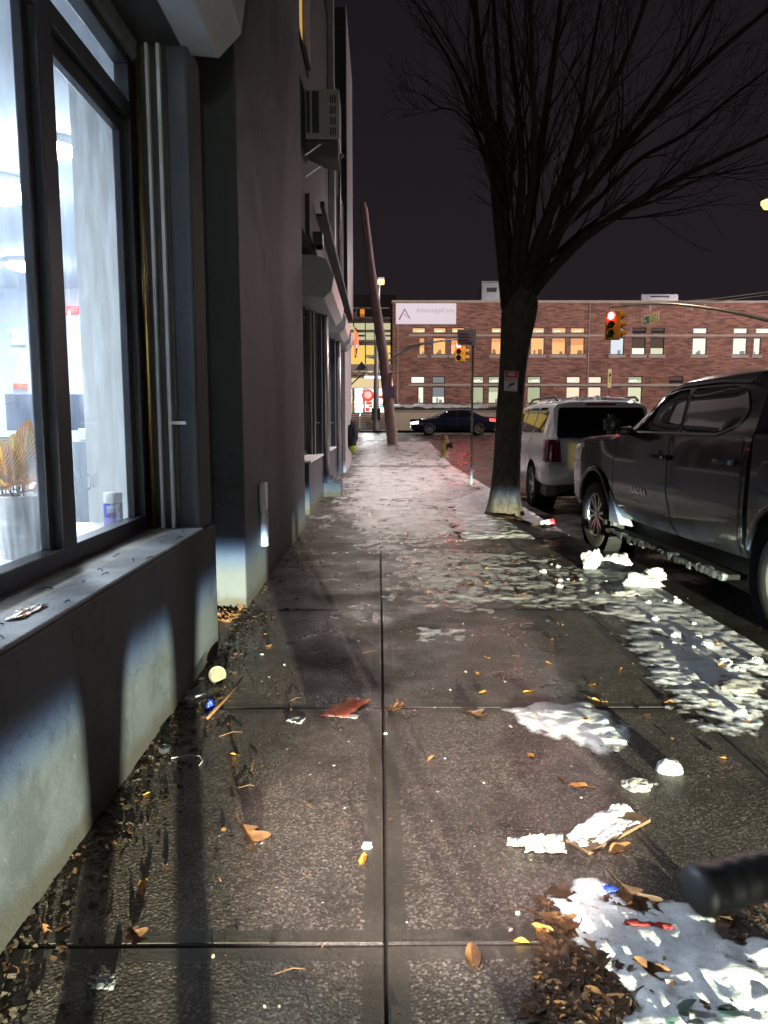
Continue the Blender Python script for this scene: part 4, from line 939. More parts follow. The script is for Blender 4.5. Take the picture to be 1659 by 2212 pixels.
pts = [P(a, b, D2) for a, b in pts]; pole_x = pts[-1].x
MB().tube(pts, [.05, .05, .055, .06, .06, .065, .07, .075, .08, .085], 10).build('arm', M['galv'], MA, smooth=60)
for b0 in (195, 213): MB().tube([P(*zB(1000 if b0 == 195 else 1060, 262), D2), P(*zB(1350, b0+40), D2), P(*zB(1850, b0-25), D2)], .018, 6).build('stay', M['galv'], MA)
MB().tube([(pole_x, D2, gz(D2)-.1), (pole_x, D2, pts[-1].z+1.8)], [.16, .1], 14).build('pole', M['galv'], MA, smooth=60)
for a in (940, 1195, 1275):
    p = P(*zB(a, 270), D2); MB().tube([p, p-V((0, 0, .25))], .025, 6).build('clamp', M['galv'], MA)
ss = thing('street_name_sign', 'tilted green and yellow street name sign hanging under the right mast arm', 'street sign', P(*zB(942, 355), D2))
q = [P(*zB(*k), D2-.05) for k in ((888, 352), (995, 312), (998, 368), (893, 402))]
m = MB(); m.prism(q, (0, .03, 0)); m.build('border', M['sign_white'], ss)
def inset(q, t): c = sum(q, V())/4; return [c+(p-c)*t+V((0, -.004, 0)) for p in q]
q2 = inset(q, .88); mid_b = q2[0].lerp(q2[1], .38); mid_t = q2[3].lerp(q2[2], .38); mid2_b = q2[0].lerp(q2[1], .58); mid2_t = q2[3].lerp(q2[2], .58)
MB().quad(q2[0], mid_b, mid_t, q2[3]).build('left_field', M['signgreen'], ss); MB().quad(mid_b, mid2_b, mid2_t, mid_t).build('middle_field', mat('sign_pale_green', (.28, .42, .26), None, .5), ss); MB().quad(mid2_b, q2[1], q2[2], mid2_t).build('right_field', M['signolive'], ss)
cc = sum(q2, V())/4; ux = (q2[1]-q2[0]).normalized(); text('lettering', '6 AV', .3, facing(cc+V((-.02, -.012, 0)), ux, V((-ux.z, 0, ux.x))), M['sign_white'], ss)
g2s = thing('green_sign', 'tiny green street sign with pale lettering in front of the yellow window', 'street sign', P(800, 772, DP-.5))
a, b = P(*zA(305, 1014), DP-.5), P(*zA(410, 985), DP-.5); MB().box((a.x, DP-.5, a.z), (b.x, DP-.46, b.z)).build('plate', M['signgreen'], g2s)
MB().box((a.x+.03, DP-.506, a.z+.04), (a.x+(b.x-a.x)*.72, DP-.501, b.z-.04)).build('pale_field', M['sign_white'], g2s); text('lettering', 'Atlantic', .14, facing((a.x+(b.x-a.x)*.37, DP-.51, (a.z+b.z)/2), (1, 0, 0), (0, 0, 1)), M['black_paint'], g2s)
# parking sign post
DG = 16.75
pb = P(1018, 1046, DG)
PS = thing('sign_post', 'tall dark perforated steel post with grey parking sign by the curb', 'sign post', (pb.x, DG, 0))
tp = P(1022.5, 716, DG)
MB().tube([(pb.x, DG, 0), (tp.x-.01, DG, tp.z)], .034, 4).build('post', mat('green_steel', (.055, .06, .045), (.11, .105, .085), .4, .6, vscale=6), PS)
a, b = P(987, 747, DG), P(1028, 712, DG)
MB().box((a.x, DG-.06, a.z), (b.x, DG-.05, b.z)).build('plate', mat('parking_sign_face', (.40, .36, .38), (.30, .26, .28), .45, .2, vscale=4), PS, bevel=.004)
m = MB()
for k, (w0, w1) in enumerate(((.1, .55), (.1, .7), (.1, .62))): z_ = b.z-.1-k*.07; m.box((a.x+w0*(b.x-a.x), DG-.063, z_-.016), (a.x+w1*(b.x-a.x), DG-.0605, z_+.01))
m.box((a.x+.06, DG-.063, a.z+.05), (b.x-.12, DG-.0605, a.z+.068)); m.prism([(b.x-.13, DG-.063, a.z+.03), (b.x-.06, DG-.063, a.z+.059), (b.x-.13, DG-.063, a.z+.088)], (0, .002, 0)); m.build('legend', mat('sign_maroon', (.2, .03, .05), None, .5), PS)
MB().lathe([(.02, -.016), (.02, 0)], 10, (a.x+.06, DG-.06, b.z-.06), 'y').build('bolt', M['galv'], PS)
# hydrant
DH = 27.0; hb = P(960, 990, DH); hz = gz(DH)
HY = thing('fire_hydrant', 'worn yellow fire hydrant with rusty top and black side cap by the curb', 'hydrant', (hb.x, DH, hz))
MB().lathe([(.19, 0), (.19, .05), (.135, .06), (.13, .12), (.125, .55), (.15, .57), (.15, .62)], 20, (hb.x, DH, hz)).build('barrel', M['hydrant'], HY, smooth=40)
MB().lathe([(.15, .622), (.14, .68), (.1, .76), (.05, .80), (.045, .86), (.03, .87)], 20, (hb.x, DH, hz)).build('bonnet', mat('rusty_top', (.30, .14, .10), (.22, .12, .09), .8, vscale=9), HY, smooth=40)
MB().lathe([(.085, 0), (.085, .12), (.12, .125), (.12, .19), (.06, .2)], 16, (hb.x+.08, DH-.06, hz+.45), 'x').build('side_cap', M['black'], HY, smooth=40)
MB().lathe([(.05, 0), (.05, -.19), (.07, -.19), (.07, -.22)], 14, (hb.x-.05, DH, hz+.45), 'y').build('front_cap', M['hydrant'], HY, smooth=40)
# red blade sign and loose cables at the end of the row
ns = thing('neon_sign', 'red and blue lit blade sign hanging from the last storefront', 'neon sign', (-.8, 25.5, 3.9))
D = 25.6
m = MB(); p = [P(a, b, D) for a, b in ((766, 705), (772, 712), (774, 742), (769, 772), (766, 772))]; m.prism(p, (0, .1, 0)); m.build('panel', M['black'], ns)
for (a, b), (c, d_) in (((766.5, 712), (766.5, 768)), ((769, 716), (771.5, 742)), ((771, 722), (774, 750))): MB().tube([P(a, b, D-.03), P(c, d_, D-.03)], .03, 6).build('red_tube', emis('neon_red', (1, .08, .04), 4), ns)
MB().tube([P(770, 752, D-.03), P(773, 738, D-.03)], .02, 6).build('blue_tube', emis('neon_blue', (.4, .55, 1), 2), ns)
MB().tube([P(764, 690, D), P(764, 706, D)], .02, 6).build('hanger', M['darksteel'], ns)
bkt = thing('pink_bracket_sign', 'little pink sign plate bracket high on the corner of the pale building', 'sign', (-.8, 25.45, 5.8)); a, b = P(764, 706-1, D), P(771, 690, D)
a, b = P(763.5, 703, D), P(770, 693, D); MB().box((a.x, D, a.z+.3), (b.x, D+.03, b.z+.3)).build('plate', mat('pink_plate', (.7, .35, .38), None, .5), bkt)

# ============================================================ STREET TREE
TB = P(1092, 1112, 11.1)
TR = thing('street_tree', 'bare vase-shaped street tree with upright branches by the curb', 'tree', (TB.x, 11.1, 0))
tp = [(1091, 1122, .34), (1092, 1112, .28), (1092, 1085, .235), (1093, 1040, .215), (1096, 980, .20), (1100, 900, .198), (1106, 820, .20), (1110, 760, .205), (1115, 715, .235), (1120, 680, .27), (1124, 650, .27), (1128, 620, .2)]
bm = bmesh.new(); n = 28; rings = []
for i, (a, b, r) in enumerate(tp):
    c = P(a, b, 11.1); ring = []
    for k in range(n):
        an = 2*math.pi*k/n; root = max(0, 1-max(0, c.z)/.5)
        rr = r*(1+.10*math.sin(an*5+1)*root+.12*root*max(0, math.cos(an-math.pi*1.05))**2+.05*noise.fractal(V((math.cos(an)*1.5, math.sin(an)*1.5, c.z*1.6)), .8, 2, 4)*1.6)
        yq = 1.0 if i < 8 else .8
        ring.append(bm.verts.new((c.x-TB.x+rr*math.cos(an), c.y-11.1+rr*yq*math.sin(an), c.z)))
    rings.append(ring)
for a, b in zip(rings, rings[1:]):
    for k in range(n): bm.faces.new((a[k], a[(k+1) % n], b[(k+1) % n], b[k]))
me = bpy.data.meshes.new('trunk'); bm.to_mesh(me); bm.free(); me.materials.append(M['bark']); me.shade_smooth()
o = bpy.data.objects.new('trunk', me); C.objects.link(o); o.parent = TR
sd = o.modifiers.new('sub', 'SUBSURF'); sd.levels = sd.render_levels = 2
CRN = MB(); rnd = random.Random(21)
def spline(pts, n):
    out = []
    for i in range(len(pts)-1):
        p0 = pts[max(i-1, 0)]; p1 = pts[i]; p2 = pts[i+1]; p3 = pts[min(i+2, len(pts)-1)]
        for k in range(n):
            t = k/n; out.append(.5*((2*p1)+(p2-p0)*t+(2*p0-5*p1+4*p2-p3)*t*t+(3*p1-p0-3*p2+p3)*t**3))
    out.append(pts[-1]); return out
def branch(p, d, L, r, lev):
    n = 5 if lev < 2 else 4; pts = [p]; rad = [r]
    for k in range(n):
        d = (d+V((rnd.gauss(0, .10), rnd.gauss(0, .10), rnd.gauss(.05, .07)))).normalized(); pts.append(pts[-1]+d*(L/n)); rad.append(max(.0028, r*(1-(k+1)/n*.78)))
    CRN.tube(pts, rad, 6 if lev == 0 else 4 if r > .008 else 3, cap=False)
    if lev < 3:
        for k in range((7, 5, 3)[lev]):
            t = rnd.uniform(.2, 1.0); i = min(int(t*n), n-1); q = pts[i].lerp(pts[i+1], t*n-i)
            ax = (pts[i+1]-pts[i]).normalized(); sidev = ax.orthogonal().normalized(); sidev.rotate(Matrix.Rotation(rnd.uniform(0, 6.28), 3, ax))
            branch(q, (ax+sidev*rnd.uniform(.35, .75)).normalized(), L*rnd.uniform(.4, .7), max(.0035, rad[i]*rnd.uniform(.4, .6)), lev+1)
limbs = [([(1103, 665), (1090, 560), (1080, 480), (1068, 370), (1050, 230), (1035, 110), (1020, -60)], .12, -.4),
 ([(1106, 665), (1098, 540), (1086, 430), (1082, 330), (1078, 180), (1068, 40), (1062, -70)], .085, .5),
 ([(1113, 665), (1112, 560), (1120, 480), (1128, 380), (1120, 240), (1104, 100), (1095, -60)], .075, -1.0),
 ([(1118, 665), (1128, 540), (1150, 430), (1168, 320), (1190, 170), (1205, 60), (1220, -80)], .10, .8),
 ([(1124, 665), (1150, 560), (1178, 480), (1220, 380), (1280, 260), (1340, 150), (1410, -40)], .09, -.9),
 ([(1132, 660), (1170, 570), (1225, 470), (1300, 370), (1400, 260), (1520, 140), (1660, 20)], .115, .2),
 ([(1135, 650), (1185, 590), (1260, 515), (1340, 460), (1440, 400), (1540, 350), (1700, 275)], .085, -.5),
 ([(1127, 660), (1150, 580), (1185, 480), (1210, 390), (1250, 260), (1275, 130), (1310, -60)], .08, 1.3),
 ([(1118, 640), (1135, 500), (1150, 400), (1155, 280), (1150, 140), (1145, -60)], .06, -1.6),
 ([(1140, 600), (1210, 500), (1290, 430), (1380, 345), (1480, 290), (1580, 210), (1700, 120)], .06, 1.2),
 ([(1075, 440), (1062, 380), (1020, 260), (985, 160), (930, 60), (880, -20)], .04, .6),
 ([(1068, 330), (1050, 290), (1015, 270), (985, 240), (950, 232), (915, 205)], .018, -.4),
 ([(1160, 560), (1260, 420), (1340, 300), (1420, 190), (1480, 100), (1560, -30)], .06, -.2)]
for pts, r, dd in limbs:
    r *= 1.22
    w = [P(a, b, 11.1+dd*min(1.6, i/(len(pts)-1)*1.6)) for i, (a, b) in enumerate(pts)]
    sp = spline(w, 4); N_ = len(sp); rad = [max(.012, r*(1-.80*(i/N_)**.8)) for i in range(N_)]
    CRN.tube(sp, rad, 9, cap=False)
    for k in range(11 if r > .05 else 7):
        t = rnd.uniform(.14, .98); i = min(int(t*(N_-1)), N_-2); ax = (sp[i+1]-sp[i]).normalized()
        s_ = ax.orthogonal().normalized(); s_.rotate(Matrix.Rotation(rnd.uniform(0, 6.28), 3, ax))
        branch(sp[i], (ax+s_*rnd.uniform(.22, .5)).normalized(), rnd.uniform(.9, 2.0)*(1.0 if r > .05 else .5), max(.007, rad[i]*rnd.uniform(.3, .5)), 1)
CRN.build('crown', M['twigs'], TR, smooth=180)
# NO DUMPING sign on the trunk
NS = thing('no_dumping_sign', 'small red and white no dumping sign with camera picture on the trunk', 'sign', P(1104, 845, 10.88))
DN = 10.875; q = [P(a, b, DN) for a, b in ((1088.5, 844), (1117, 845.5), (1120, 802), (1090, 801))]
m = MB(); m.prism(q, (0, .006, 0)); m.build('plate', M['sign_white'], NS)
def onsign(u, v, e=.002): a = q[0].lerp(q[1], u); b = q[3].lerp(q[2], u); return a.lerp(b, v)+V((0, -e, 0))
MB().quad(onsign(.03, .67), onsign(.97, .67), onsign(.97, .985), onsign(.03, .985)).build('red_field', M['red_paint'], NS)
MB().quad(onsign(.03, .49), onsign(.97, .49), onsign(.97, .645), onsign(.03, .645)).build('red_band', mat('faded_red', (.62, .2, .24), None, .5), NS)
ux = (q[1]-q[0]).normalized(); uy = (q[3]-q[0]).normalized()
text('lettering', 'NO', .062, facing(onsign(.5, .83, .004), ux, uy), M['sign_white'], NS, .0005, bold=.002)
text('lettering', 'DUMPING', .038, facing(onsign(.5, .567, .004), ux, uy), M['sign_white'], NS, .0005, bold=.001)
m = MB()
for poly in (((.36, .36), (.70, .43), (.66, .31), (.42, .27)), ((.70, .43), (.78, .40), (.73, .30), (.66, .31)), ((.47, .28), (.55, .29), (.52, .2), (.44, .2)), ((.28, .30), (.36, .30), (.36, .13), (.28, .13)), ((.36, .24), (.5, .24), (.5, .2), (.36, .2))): m.quad(*[onsign(u, v, .003) for u, v in poly])
m.build('camera_picture', M['black_paint'], NS)
m = MB()
for v_ in (.085, .05): m.quad(onsign(.14, v_, .003), onsign(.86, v_, .003), onsign(.86, v_+.014, .003), onsign(.14, v_+.014, .003))
m.build('small_print', mat('print_grey', (.3, .3, .3), None, .6), NS)
# ============================================================ VEHICLES
def loft(name, secs, m, parent, arches, W, sub=4, ang=28, rnd_=None):
    """secs: [(y, [(x,z) from bottom centre round the left side to top centre])]"""
    mb = MB(); n = len(secs[0][1]); ys = []
    for i in range(len(secs)-1):
        for k in range(sub):
            t = k/sub; ys.append((i, t))
    ys.append((len(secs)-2, 1.0)); ring = []
    for i, t in ys:
        (ya, A), (yb, B2) = secs[i], secs[i+1]
        pts = [V((-(a[0]+(b[0]-a[0])*t), ya+(yb-ya)*t, a[1]+(b[1]-a[1])*t)) for a, b in zip(A, B2)]
        full = pts+[V((-p.x, p.y, p.z)) for p in reversed(pts[1:-1])]
        ring.append(full)
    N_ = len(ring[0]); mb.v = [p for r_ in ring for p in r_]
    for i in range(len(ring)-1):
        for k in range(N_): mb.f.append((i*N_+k, i*N_+(k+1) % N_, (i+1)*N_+(k+1) % N_, (i+1)*N_+k)); mb.mi.append(0)
    mb.f.append(tuple(range(N_))); mb.mi.append(0); mb.f.append(tuple((len(ring)-1)*N_+k for k in reversed(range(N_)))); mb.mi.append(0)
    me0 = bpy.data.meshes.new('tmp'); me0.from_pydata([tuple(p) for p in mb.v], [], mb.f)
    bm = bmesh.new(); bm.from_mesh(me0); bmesh.ops.remove_doubles(bm, verts=bm.verts, dist=1e-5); bmesh.ops.recalc_face_normals(bm, faces=bm.faces); bm.to_mesh(me0)
    bv = bvhtree.BVHTree.FromBMesh(bm); bm.free()
    o = bpy.data.objects.new(name, me0); C.objects.link(o); cuts = []
    for (cy, cz, r) in arches:
        for s in (-1, 1):
            c = MB(); c.lathe([(r, s*(W-.34)), (r, s*(W+.5))], 40, (0, cy, cz), 'x'); co = c.build('cutter', M['black']); cuts.append(co)
            b = o.modifiers.new('cut', 'BOOLEAN'); b.object = co; b.operation = 'DIFFERENCE'; b.solver = 'EXACT'
    dg = bpy.context.evaluated_depsgraph_get(); dg.update()
    me = bpy.data.meshes.new_from_object(o.evaluated_get(dg)); bpy.data.objects.remove(o)
    for c in cuts: bpy.data.objects.remove(c)
    me.name = name; me.materials.clear(); me.materials.append(m); me.shade_smooth(); me.set_sharp_from_angle(angle=R(ang))
    o = bpy.data.objects.new(name, me); C.objects.link(o); o.parent = parent
    return o, bv
def cast(bv, axis, a, b):
    if axis == 'L': h = bv.ray_cast(V((-6, a, b)), V((1, 0, 0)))
    elif axis == 'R': h = bv.ray_cast(V((6, a, b)), V((-1, 0, 0)))
    elif axis == 'B': h = bv.ray_cast(V((a, -12, b)), V((0, 1, 0)))
    elif axis == 'F': h = bv.ray_cast(V((a, 12, b)), V((0, -1, 0)))
    else: h = bv.ray_cast(V((a, b, 8)), V((0, 0, -1)))
    return h[0], h[1]
def patch(name, bv, axis, poly, m, parent, eps=.004, res=.05, rnd_=0.0, thick=.0, smooth=180):
    """panel following the body: 2-D outline projected on to it"""
    if rnd_:
        q = []
        for i in range(len(poly)):
            p = V(poly[i]); a = V(poly[i-1]); b = V(poly[(i+1) % len(poly)])
            ra = min(rnd_, (a-p).length*.45); rb = min(rnd_, (b-p).length*.45); s = p+(a-p).normalized()*ra; e = p+(b-p).normalized()*rb
            for t in (0, .25, .5, .75, 1): q.append(tuple(s*(1-t)**2+p*2*t*(1-t)+e*t*t))
        poly = q
    out = []
    for i in range(len(poly)):
        a = V(poly[i]); b = V(poly[(i+1) % len(poly)]); n = max(1, int((b-a).length/res))
        for k in range(n): out.append(a.lerp(b, k/n))
    xs = [p.x for p in out]; zs = [p.y for p in out]; pts = list(out)
    def inside(p):
        c = False; n = len(out)
        for i in range(n):
            a, b = out[i], out[(i+1) % n]
            if (a.y > p.y) != (b.y > p.y) and p.x < (b.x-a.x)*(p.y-a.y)/(b.y-a.y)+a.x: c = not c
        return c
    x = min(xs)+res*.5
    while x < max(xs):
        z = min(zs)+res*.5
        while z < max(zs):
            p = V((x, z))
            if inside(p) and min((p-k).length for k in out) > res*.4: pts.append(p)
            z += res
        x += res
    ne = len(out); r_ = delaunay_2d_cdt(pts, [(i, (i+1) % ne) for i in range(ne)], [], 1, 1e-6)
    vs = []; last = None
    for p in r_[0]:
        h, nn = cast(bv, axis, p.x, p.y)
        if h is None:
            h = last.copy() if last is not None else V((0, 0, 0)); nn = V((-1, 0, 0))
            if axis in 'LR': h.y, h.z = p.x, p.y
            elif axis in 'BF': h.x, h.z = p.x, p.y
        last = h; dirv = {'L': V((-1, 0, 0)), 'R': V((1, 0, 0)), 'B': V((0, -1, 0)), 'F': V((0, 1, 0)), 'T': V((0, 0, 1))}[axis]
        vs.append(h+dirv*eps)
    mb = MB(); mb.add(vs, [tuple(f) for f in r_[2]])
    return mb.build(name, m, parent, smooth=smooth, local=True)
def ribbon(name, bv, axis, path, w, m, parent, eps=.005, res=.05):
    pts = []
    for a, b in zip(path, path[1:]):
        a, b = V(a), V(b); n = max(1, int((b-a).length/res))
        for k in range(n): pts.append(a.lerp(b, k/n))
    pts.append(V(path[-1])); mb = MB(); L = []; Rr = []
    dirv = {'L': V((-1, 0, 0)), 'R': V((1, 0, 0)), 'B': V((0, -1, 0)), 'F': V((0, 1, 0)), 'T': V((0, 0, 1))}[axis]
    for i, p in enumerate(pts):
        t = (pts[min(i+1, len(pts)-1)]-pts[max(0, i-1)]).normalized(); nn = V((-t.y, t.x))
        for S_, lst in ((1, L), (-1, Rr)):
            q = p+nn*w*.5*S_; h, _ = cast(bv, axis, q.x, q.y)
            if h is None: h = lst[-1]-dirv*eps if lst else V((0, 0, 0))
            lst.append(h+dirv*eps)
    for i in range(len(pts)-1): mb.quad(L[i], L[i+1], Rr[i+1], Rr[i])
    return mb.build(name, m, parent, smooth=180, local=True)
def wheel(parent, c, r, w, spokes, m_rim, side=-1, steer=0.0, rim_r=None, treads=60, dbl=True):
    rim_r = rim_r or r*.66
    wv = bpy.data.objects.new('wheel', None); C.objects.link(wv); wv.parent = parent; wv.location = c; wv.rotation_euler = (0, 0, steer); wv.empty_display_size = .1
    s = side; h = w/2; tb = MB()
    prof = [(rim_r*.98, -h*.82), (rim_r*1.03, -h*.94), (r*.86, -h*1.02), (r*.95, -h*.93), (r*.985, -h*.78), (r, -h*.55), (r, h*.55), (r*.985, h*.78), (r*.95, h*.93), (r*.86, h*1.02), (rim_r*1.03, h*.94), (rim_r*.98, h*.82)]
    tb.lathe(prof, 56, (0, 0, 0), 'x', cap=False)
    for k in range(treads):
        a = 2*math.pi*k/treads
        for x0, x1, da in ((-h*.72, -h*.28, .0), (-h*.2, h*.2, .5), (h*.28, h*.72, .0)):
            an = a+da*2*math.pi/treads; mt = Matrix.Rotation(an, 4, 'X')
            tb.box((x0, -r*.034, r*.985), (x1, r*.034, r*1.018), mtx=mt)
    tb.build('tyre', M['rubber'], wv, smooth=35, local=True)
    rb = MB(); xo = s*h*.8
    rb.lathe([(rim_r*.99, xo), (rim_r*.93, xo*.96), (rim_r*.90, xo*.7), (rim_r*.88, -xo*.6)], 48, (0, 0, 0), 'x', cap=False)
    rb.lathe([(rim_r*.99, xo), (rim_r*1.0, xo*.9)], 48, (0, 0, 0), 'x', cap=False)
    rb.lathe([(.001, xo*.86), (rim_r*.14, xo*.86), (rim_r*.2, xo*.76), (rim_r*.22, xo*.5)], 24, (0, 0, 0), 'x', cap=False)
    for k in range(spokes):
        for da in ((-.14, .14) if dbl else (0,)):
            a = 2*math.pi*k/spokes+da; mt = Matrix.Rotation(a, 4, 'X'); wd = rim_r*(.055 if dbl else .10)
            tw = Matrix.Rotation(da*1.3, 4, 'X')
            vs = []
            for rr, ww, xx in ((rim_r*.16, wd*1.2, xo*.8), (rim_r*.6, wd, xo*.86), (rim_r*.93, wd*1.35, xo*.9)):
                vs += [V((xx, -ww, rr)), V((xx, ww, rr)), V((xx-s*.035, ww*1.2, rr)), V((xx-s*.035, -ww*1.2, rr))]
            vs = [mt @ tw @ p for p in vs]; k0 = len(rb.v); rb.v += vs
            for i in range(2):
                for q in range(4): rb.f.append((k0+i*4+q, k0+i*4+(q+1) % 4, k0+i*4+4+(q+1) % 4, k0+i*4+4+q)); rb.mi.append(0)
    rb.build('rim', m_rim, wv, smooth=35, local=True)
    MB().lathe([(rim_r*.87, -xo*.1), (rim_r*.87, -xo*.2)], 40, (0, 0, 0), 'x').build('brake_disc', M['darksteel'], wv, local=True)
    return wv
def mirror_pts(p): return [(-x, z) for x, z in p]

# ---- grey pickup ------------------------------------------------------------
TH = R(3); TO = V((2.65+math.cos(TH), 9.1+math.sin(TH), -.13))
T = thing('pickup_truck', 'dark grey crew cab pickup truck parked nearest the camera along the curb', 'pickup truck', TO, TH)
def truckmat():
    t = NT('grey_truck_paint'); v = t.coord('Object'); tc = t.n('ShaderNodeTexCoord'); sx = t.n('ShaderNodeSeparateXYZ'); t.l(tc.outputs['Object'], sx.inputs[0])
    z = t.math('ADD', sx.outputs[2], t.math('MULTIPLY', t.noise(v, 2.5, 5), -.35)); low = t.ramp(z, [(.28, 1.0), (.62, 0.0)])
    sp = t.ramp(t.noise(v, 75, 4, .7), [(.38, .25), (.62, 1.0)]); f = t.math('MULTIPLY', low, sp)
    col = t.mix(f, (.022, .0205, .0215), (.36, .36, .35)); r = t.ramp(f, [(0, .26), (.8, .75)])
    film = t.ramp(t.noise(v, 3, 6, .7), [(.4, 0.0), (.8, .12)]); col = t.mix(film, col, (.2, .19, .18))
    b = t.bsdf(col, r, .35, .5, .7); b.inputs['Coat Roughness'].default_value = .06; return t.m
tm = truckmat()
def S(y, belt, g, top, wx=1.0, hood=None, zb=.44):
    """cab/hood/bed cross-sections, 13 points"""
    low = [(0, zb+.02), (.80*wx, zb), (.93*wx, zb+.03), (.985*wx, .60), (1.0*wx, .84), (.996*wx, 1.05), (.99*wx, 1.20)]
    return (y, low+[(belt[0]*wx, belt[1])]+[(a*wx, b) for a, b in g]+[(0, top)])
cab = [(.915, 1.50), (.835, 1.80), (.76, 1.925), (.56, 1.985)]
hoodp = [(.945, 1.355), (.86, 1.38), (.72, 1.395), (.5, 1.41)]
secs = [S(-5.5, (.985, 1.36), [(.985, 1.41), (.96, 1.445), (.93, 1.45), (.5, 1.45)], 1.45, .99),
 S(-5.3, (.99, 1.36), [(.985, 1.41), (.96, 1.445), (.93, 1.45), (.5, 1.45)], 1.45),
 S(-3.475, (.985, 1.36), [(.985, 1.41), (.96, 1.445), (.93, 1.45), (.5, 1.45)], 1.45),
 S(-3.47, (.93, 1.36), [(.90, 1.41), (.87, 1.445), (.8, 1.45), (.5, 1.45)], 1.45, .9),
 S(-3.41, (.93, 1.36), [(.90, 1.41), (.87, 1.445), (.8, 1.45), (.5, 1.45)], 1.45, .9),
 S(-3.405, (.965, 1.38), [(.925, 1.50), (.86, 1.74), (.79, 1.86), (.56, 1.90)], 1.91),
 S(-3.15, (.968, 1.38), [(.92, 1.50), (.845, 1.80), (.775, 1.93), (.56, 1.99)], 2.01),
 S(-2.4, (.97, 1.38), cab, 2.03), S(-1.85, (.97, 1.39), [(.915, 1.50), (.83, 1.80), (.755, 1.915), (.56, 1.97)], 2.0),
 S(-1.5, (.97, 1.40), [(.915, 1.50), (.825, 1.77), (.76, 1.86), (.56, 1.90)], 1.92),
 S(-.86, (.975, 1.40), [(.94, 1.435), (.87, 1.455), (.78, 1.465), (.56, 1.475)], 1.48),
 S(-.55, (.985, 1.34), hoodp, 1.42), S(-.0, (1.0, 1.33), hoodp, 1.42), S(.5, (.99, 1.31), [(.94, 1.34), (.86, 1.36), (.72, 1.37), (.5, 1.38)], 1.385),
 S(.82, (.95, 1.26), [(.9, 1.29), (.84, 1.31), (.7, 1.32), (.5, 1.33)], 1.33, .98), S(.97, (.86, 1.18), [(.82, 1.21), (.76, 1.23), (.65, 1.24), (.5, 1.24)], 1.24, .93, zb=.5)]
tb, bv = loft('body', secs, tm, T, [(-.05, .42, .535), (-4.05, .42, .545)], 1.0, 4)
fx_ = M['black']
dF = [(-.66, .47), (-.64, 1.30), (-.90, 1.43), (-1.05, 1.44), (-2.035, 1.415), (-2.03, .9), (-2.2, .47)]
dR = [(-2.215, .47), (-2.045, .9), (-2.05, 1.41), (-3.32, 1.41), (-3.34, 1.0), (-3.33, .47)]
D1 = patch('door', bv, 'L', dF, tm, T, .006, .07, .05); D2_ = patch('door', bv, 'L', dR, tm, T, .006, .07, .05)
for path in ([(-.655, .46), (-.635, 1.31)], [(-2.205, .46), (-2.038, .9), (-2.04, 1.40)], [(-3.345, .46), (-3.355, 1.38)], [(-.655, .458), (-3.34, .458)]): ribbon('door_seam', bv, 'L', path, .014, fx_, T, .009)
patch('window', bv, 'L', [(-1.12, 1.455), (-1.60, 1.80), (-1.86, 1.84), (-2.08, 1.845), (-2.13, 1.45)], M['carglass'], T, .012, .06, .03)
patch('window', bv, 'L', [(-2.20, 1.45), (-2.17, 1.845), (-2.9, 1.84), (-3.14, 1.80), (-3.26, 1.62), (-3.2, 1.56), (-2.86, 1.45)], M['carglass'], T, .012, .06, .06)
patch('quarter_panel', bv, 'L', [(-.93, 1.45), (-1.14, 1.60), (-1.13, 1.45)], fx_, T, .014, .05)
for path in ([(-1.02, 1.50), (-1.55, 1.845), (-1.86, 1.885), (-2.6, 1.89), (-3.14, 1.86)],): ribbon('window_trim', bv, 'L', path, .022, fx_, T, .012)
ribbon('pillar', bv, 'L', [(-2.145, 1.43), (-2.13, 1.85)], .065, fx_, T, .010)
ribbon('belt_trim', bv, 'L', [(-1.0, 1.435), (-2.86, 1.43), (-3.1, 1.50), (-3.22, 1.58)], .018, M['darksteel'], T, .013)
for (hy, hz_) in ((-1.87, 1.20), (-3.12, 1.215)):
    h, _ = cast(bv, 'L', hy, hz_); x = h.x; hm = MB()
    hm.tube([(x-.035, hy+.13, hz_), (x-.06, hy+.1, hz_), (x-.06, hy-.08, hz_), (x-.035, hy-.1, hz_)], .02, 10)
    hm.lathe([(.065, 0), (.05, .02), (.03, .03)], 18, (x-.004, hy+.0, hz_), 'x'); hm.tube([(x-.02, hy-.1, hz_), (x-.055, hy-.14, hz_)], [.024, .028], 10)
    hm.build('handle', fx_, D1 if hy > -2 else D2_, smooth=50, local=True)
    MB().lathe([(.018, -.01), (.017, -.016), (.001, -.017)], 14, (x-.055, hy-.155, hz_), 'x', cap=False).build('lock_cap', M['alloy'], D1 if hy > -2 else D2_, local=True)
h, _ = cast(bv, 'L', -1.38, .82)
tx = text('lettering', 'TUNDRA', .095, facing(TO*0+V((h.x-.014, -1.385, .82)), (0, -1, 0), (0, 0, 1)), M['chrome'], None, .003, bold=.001, spacing=1.12); tx.parent = T
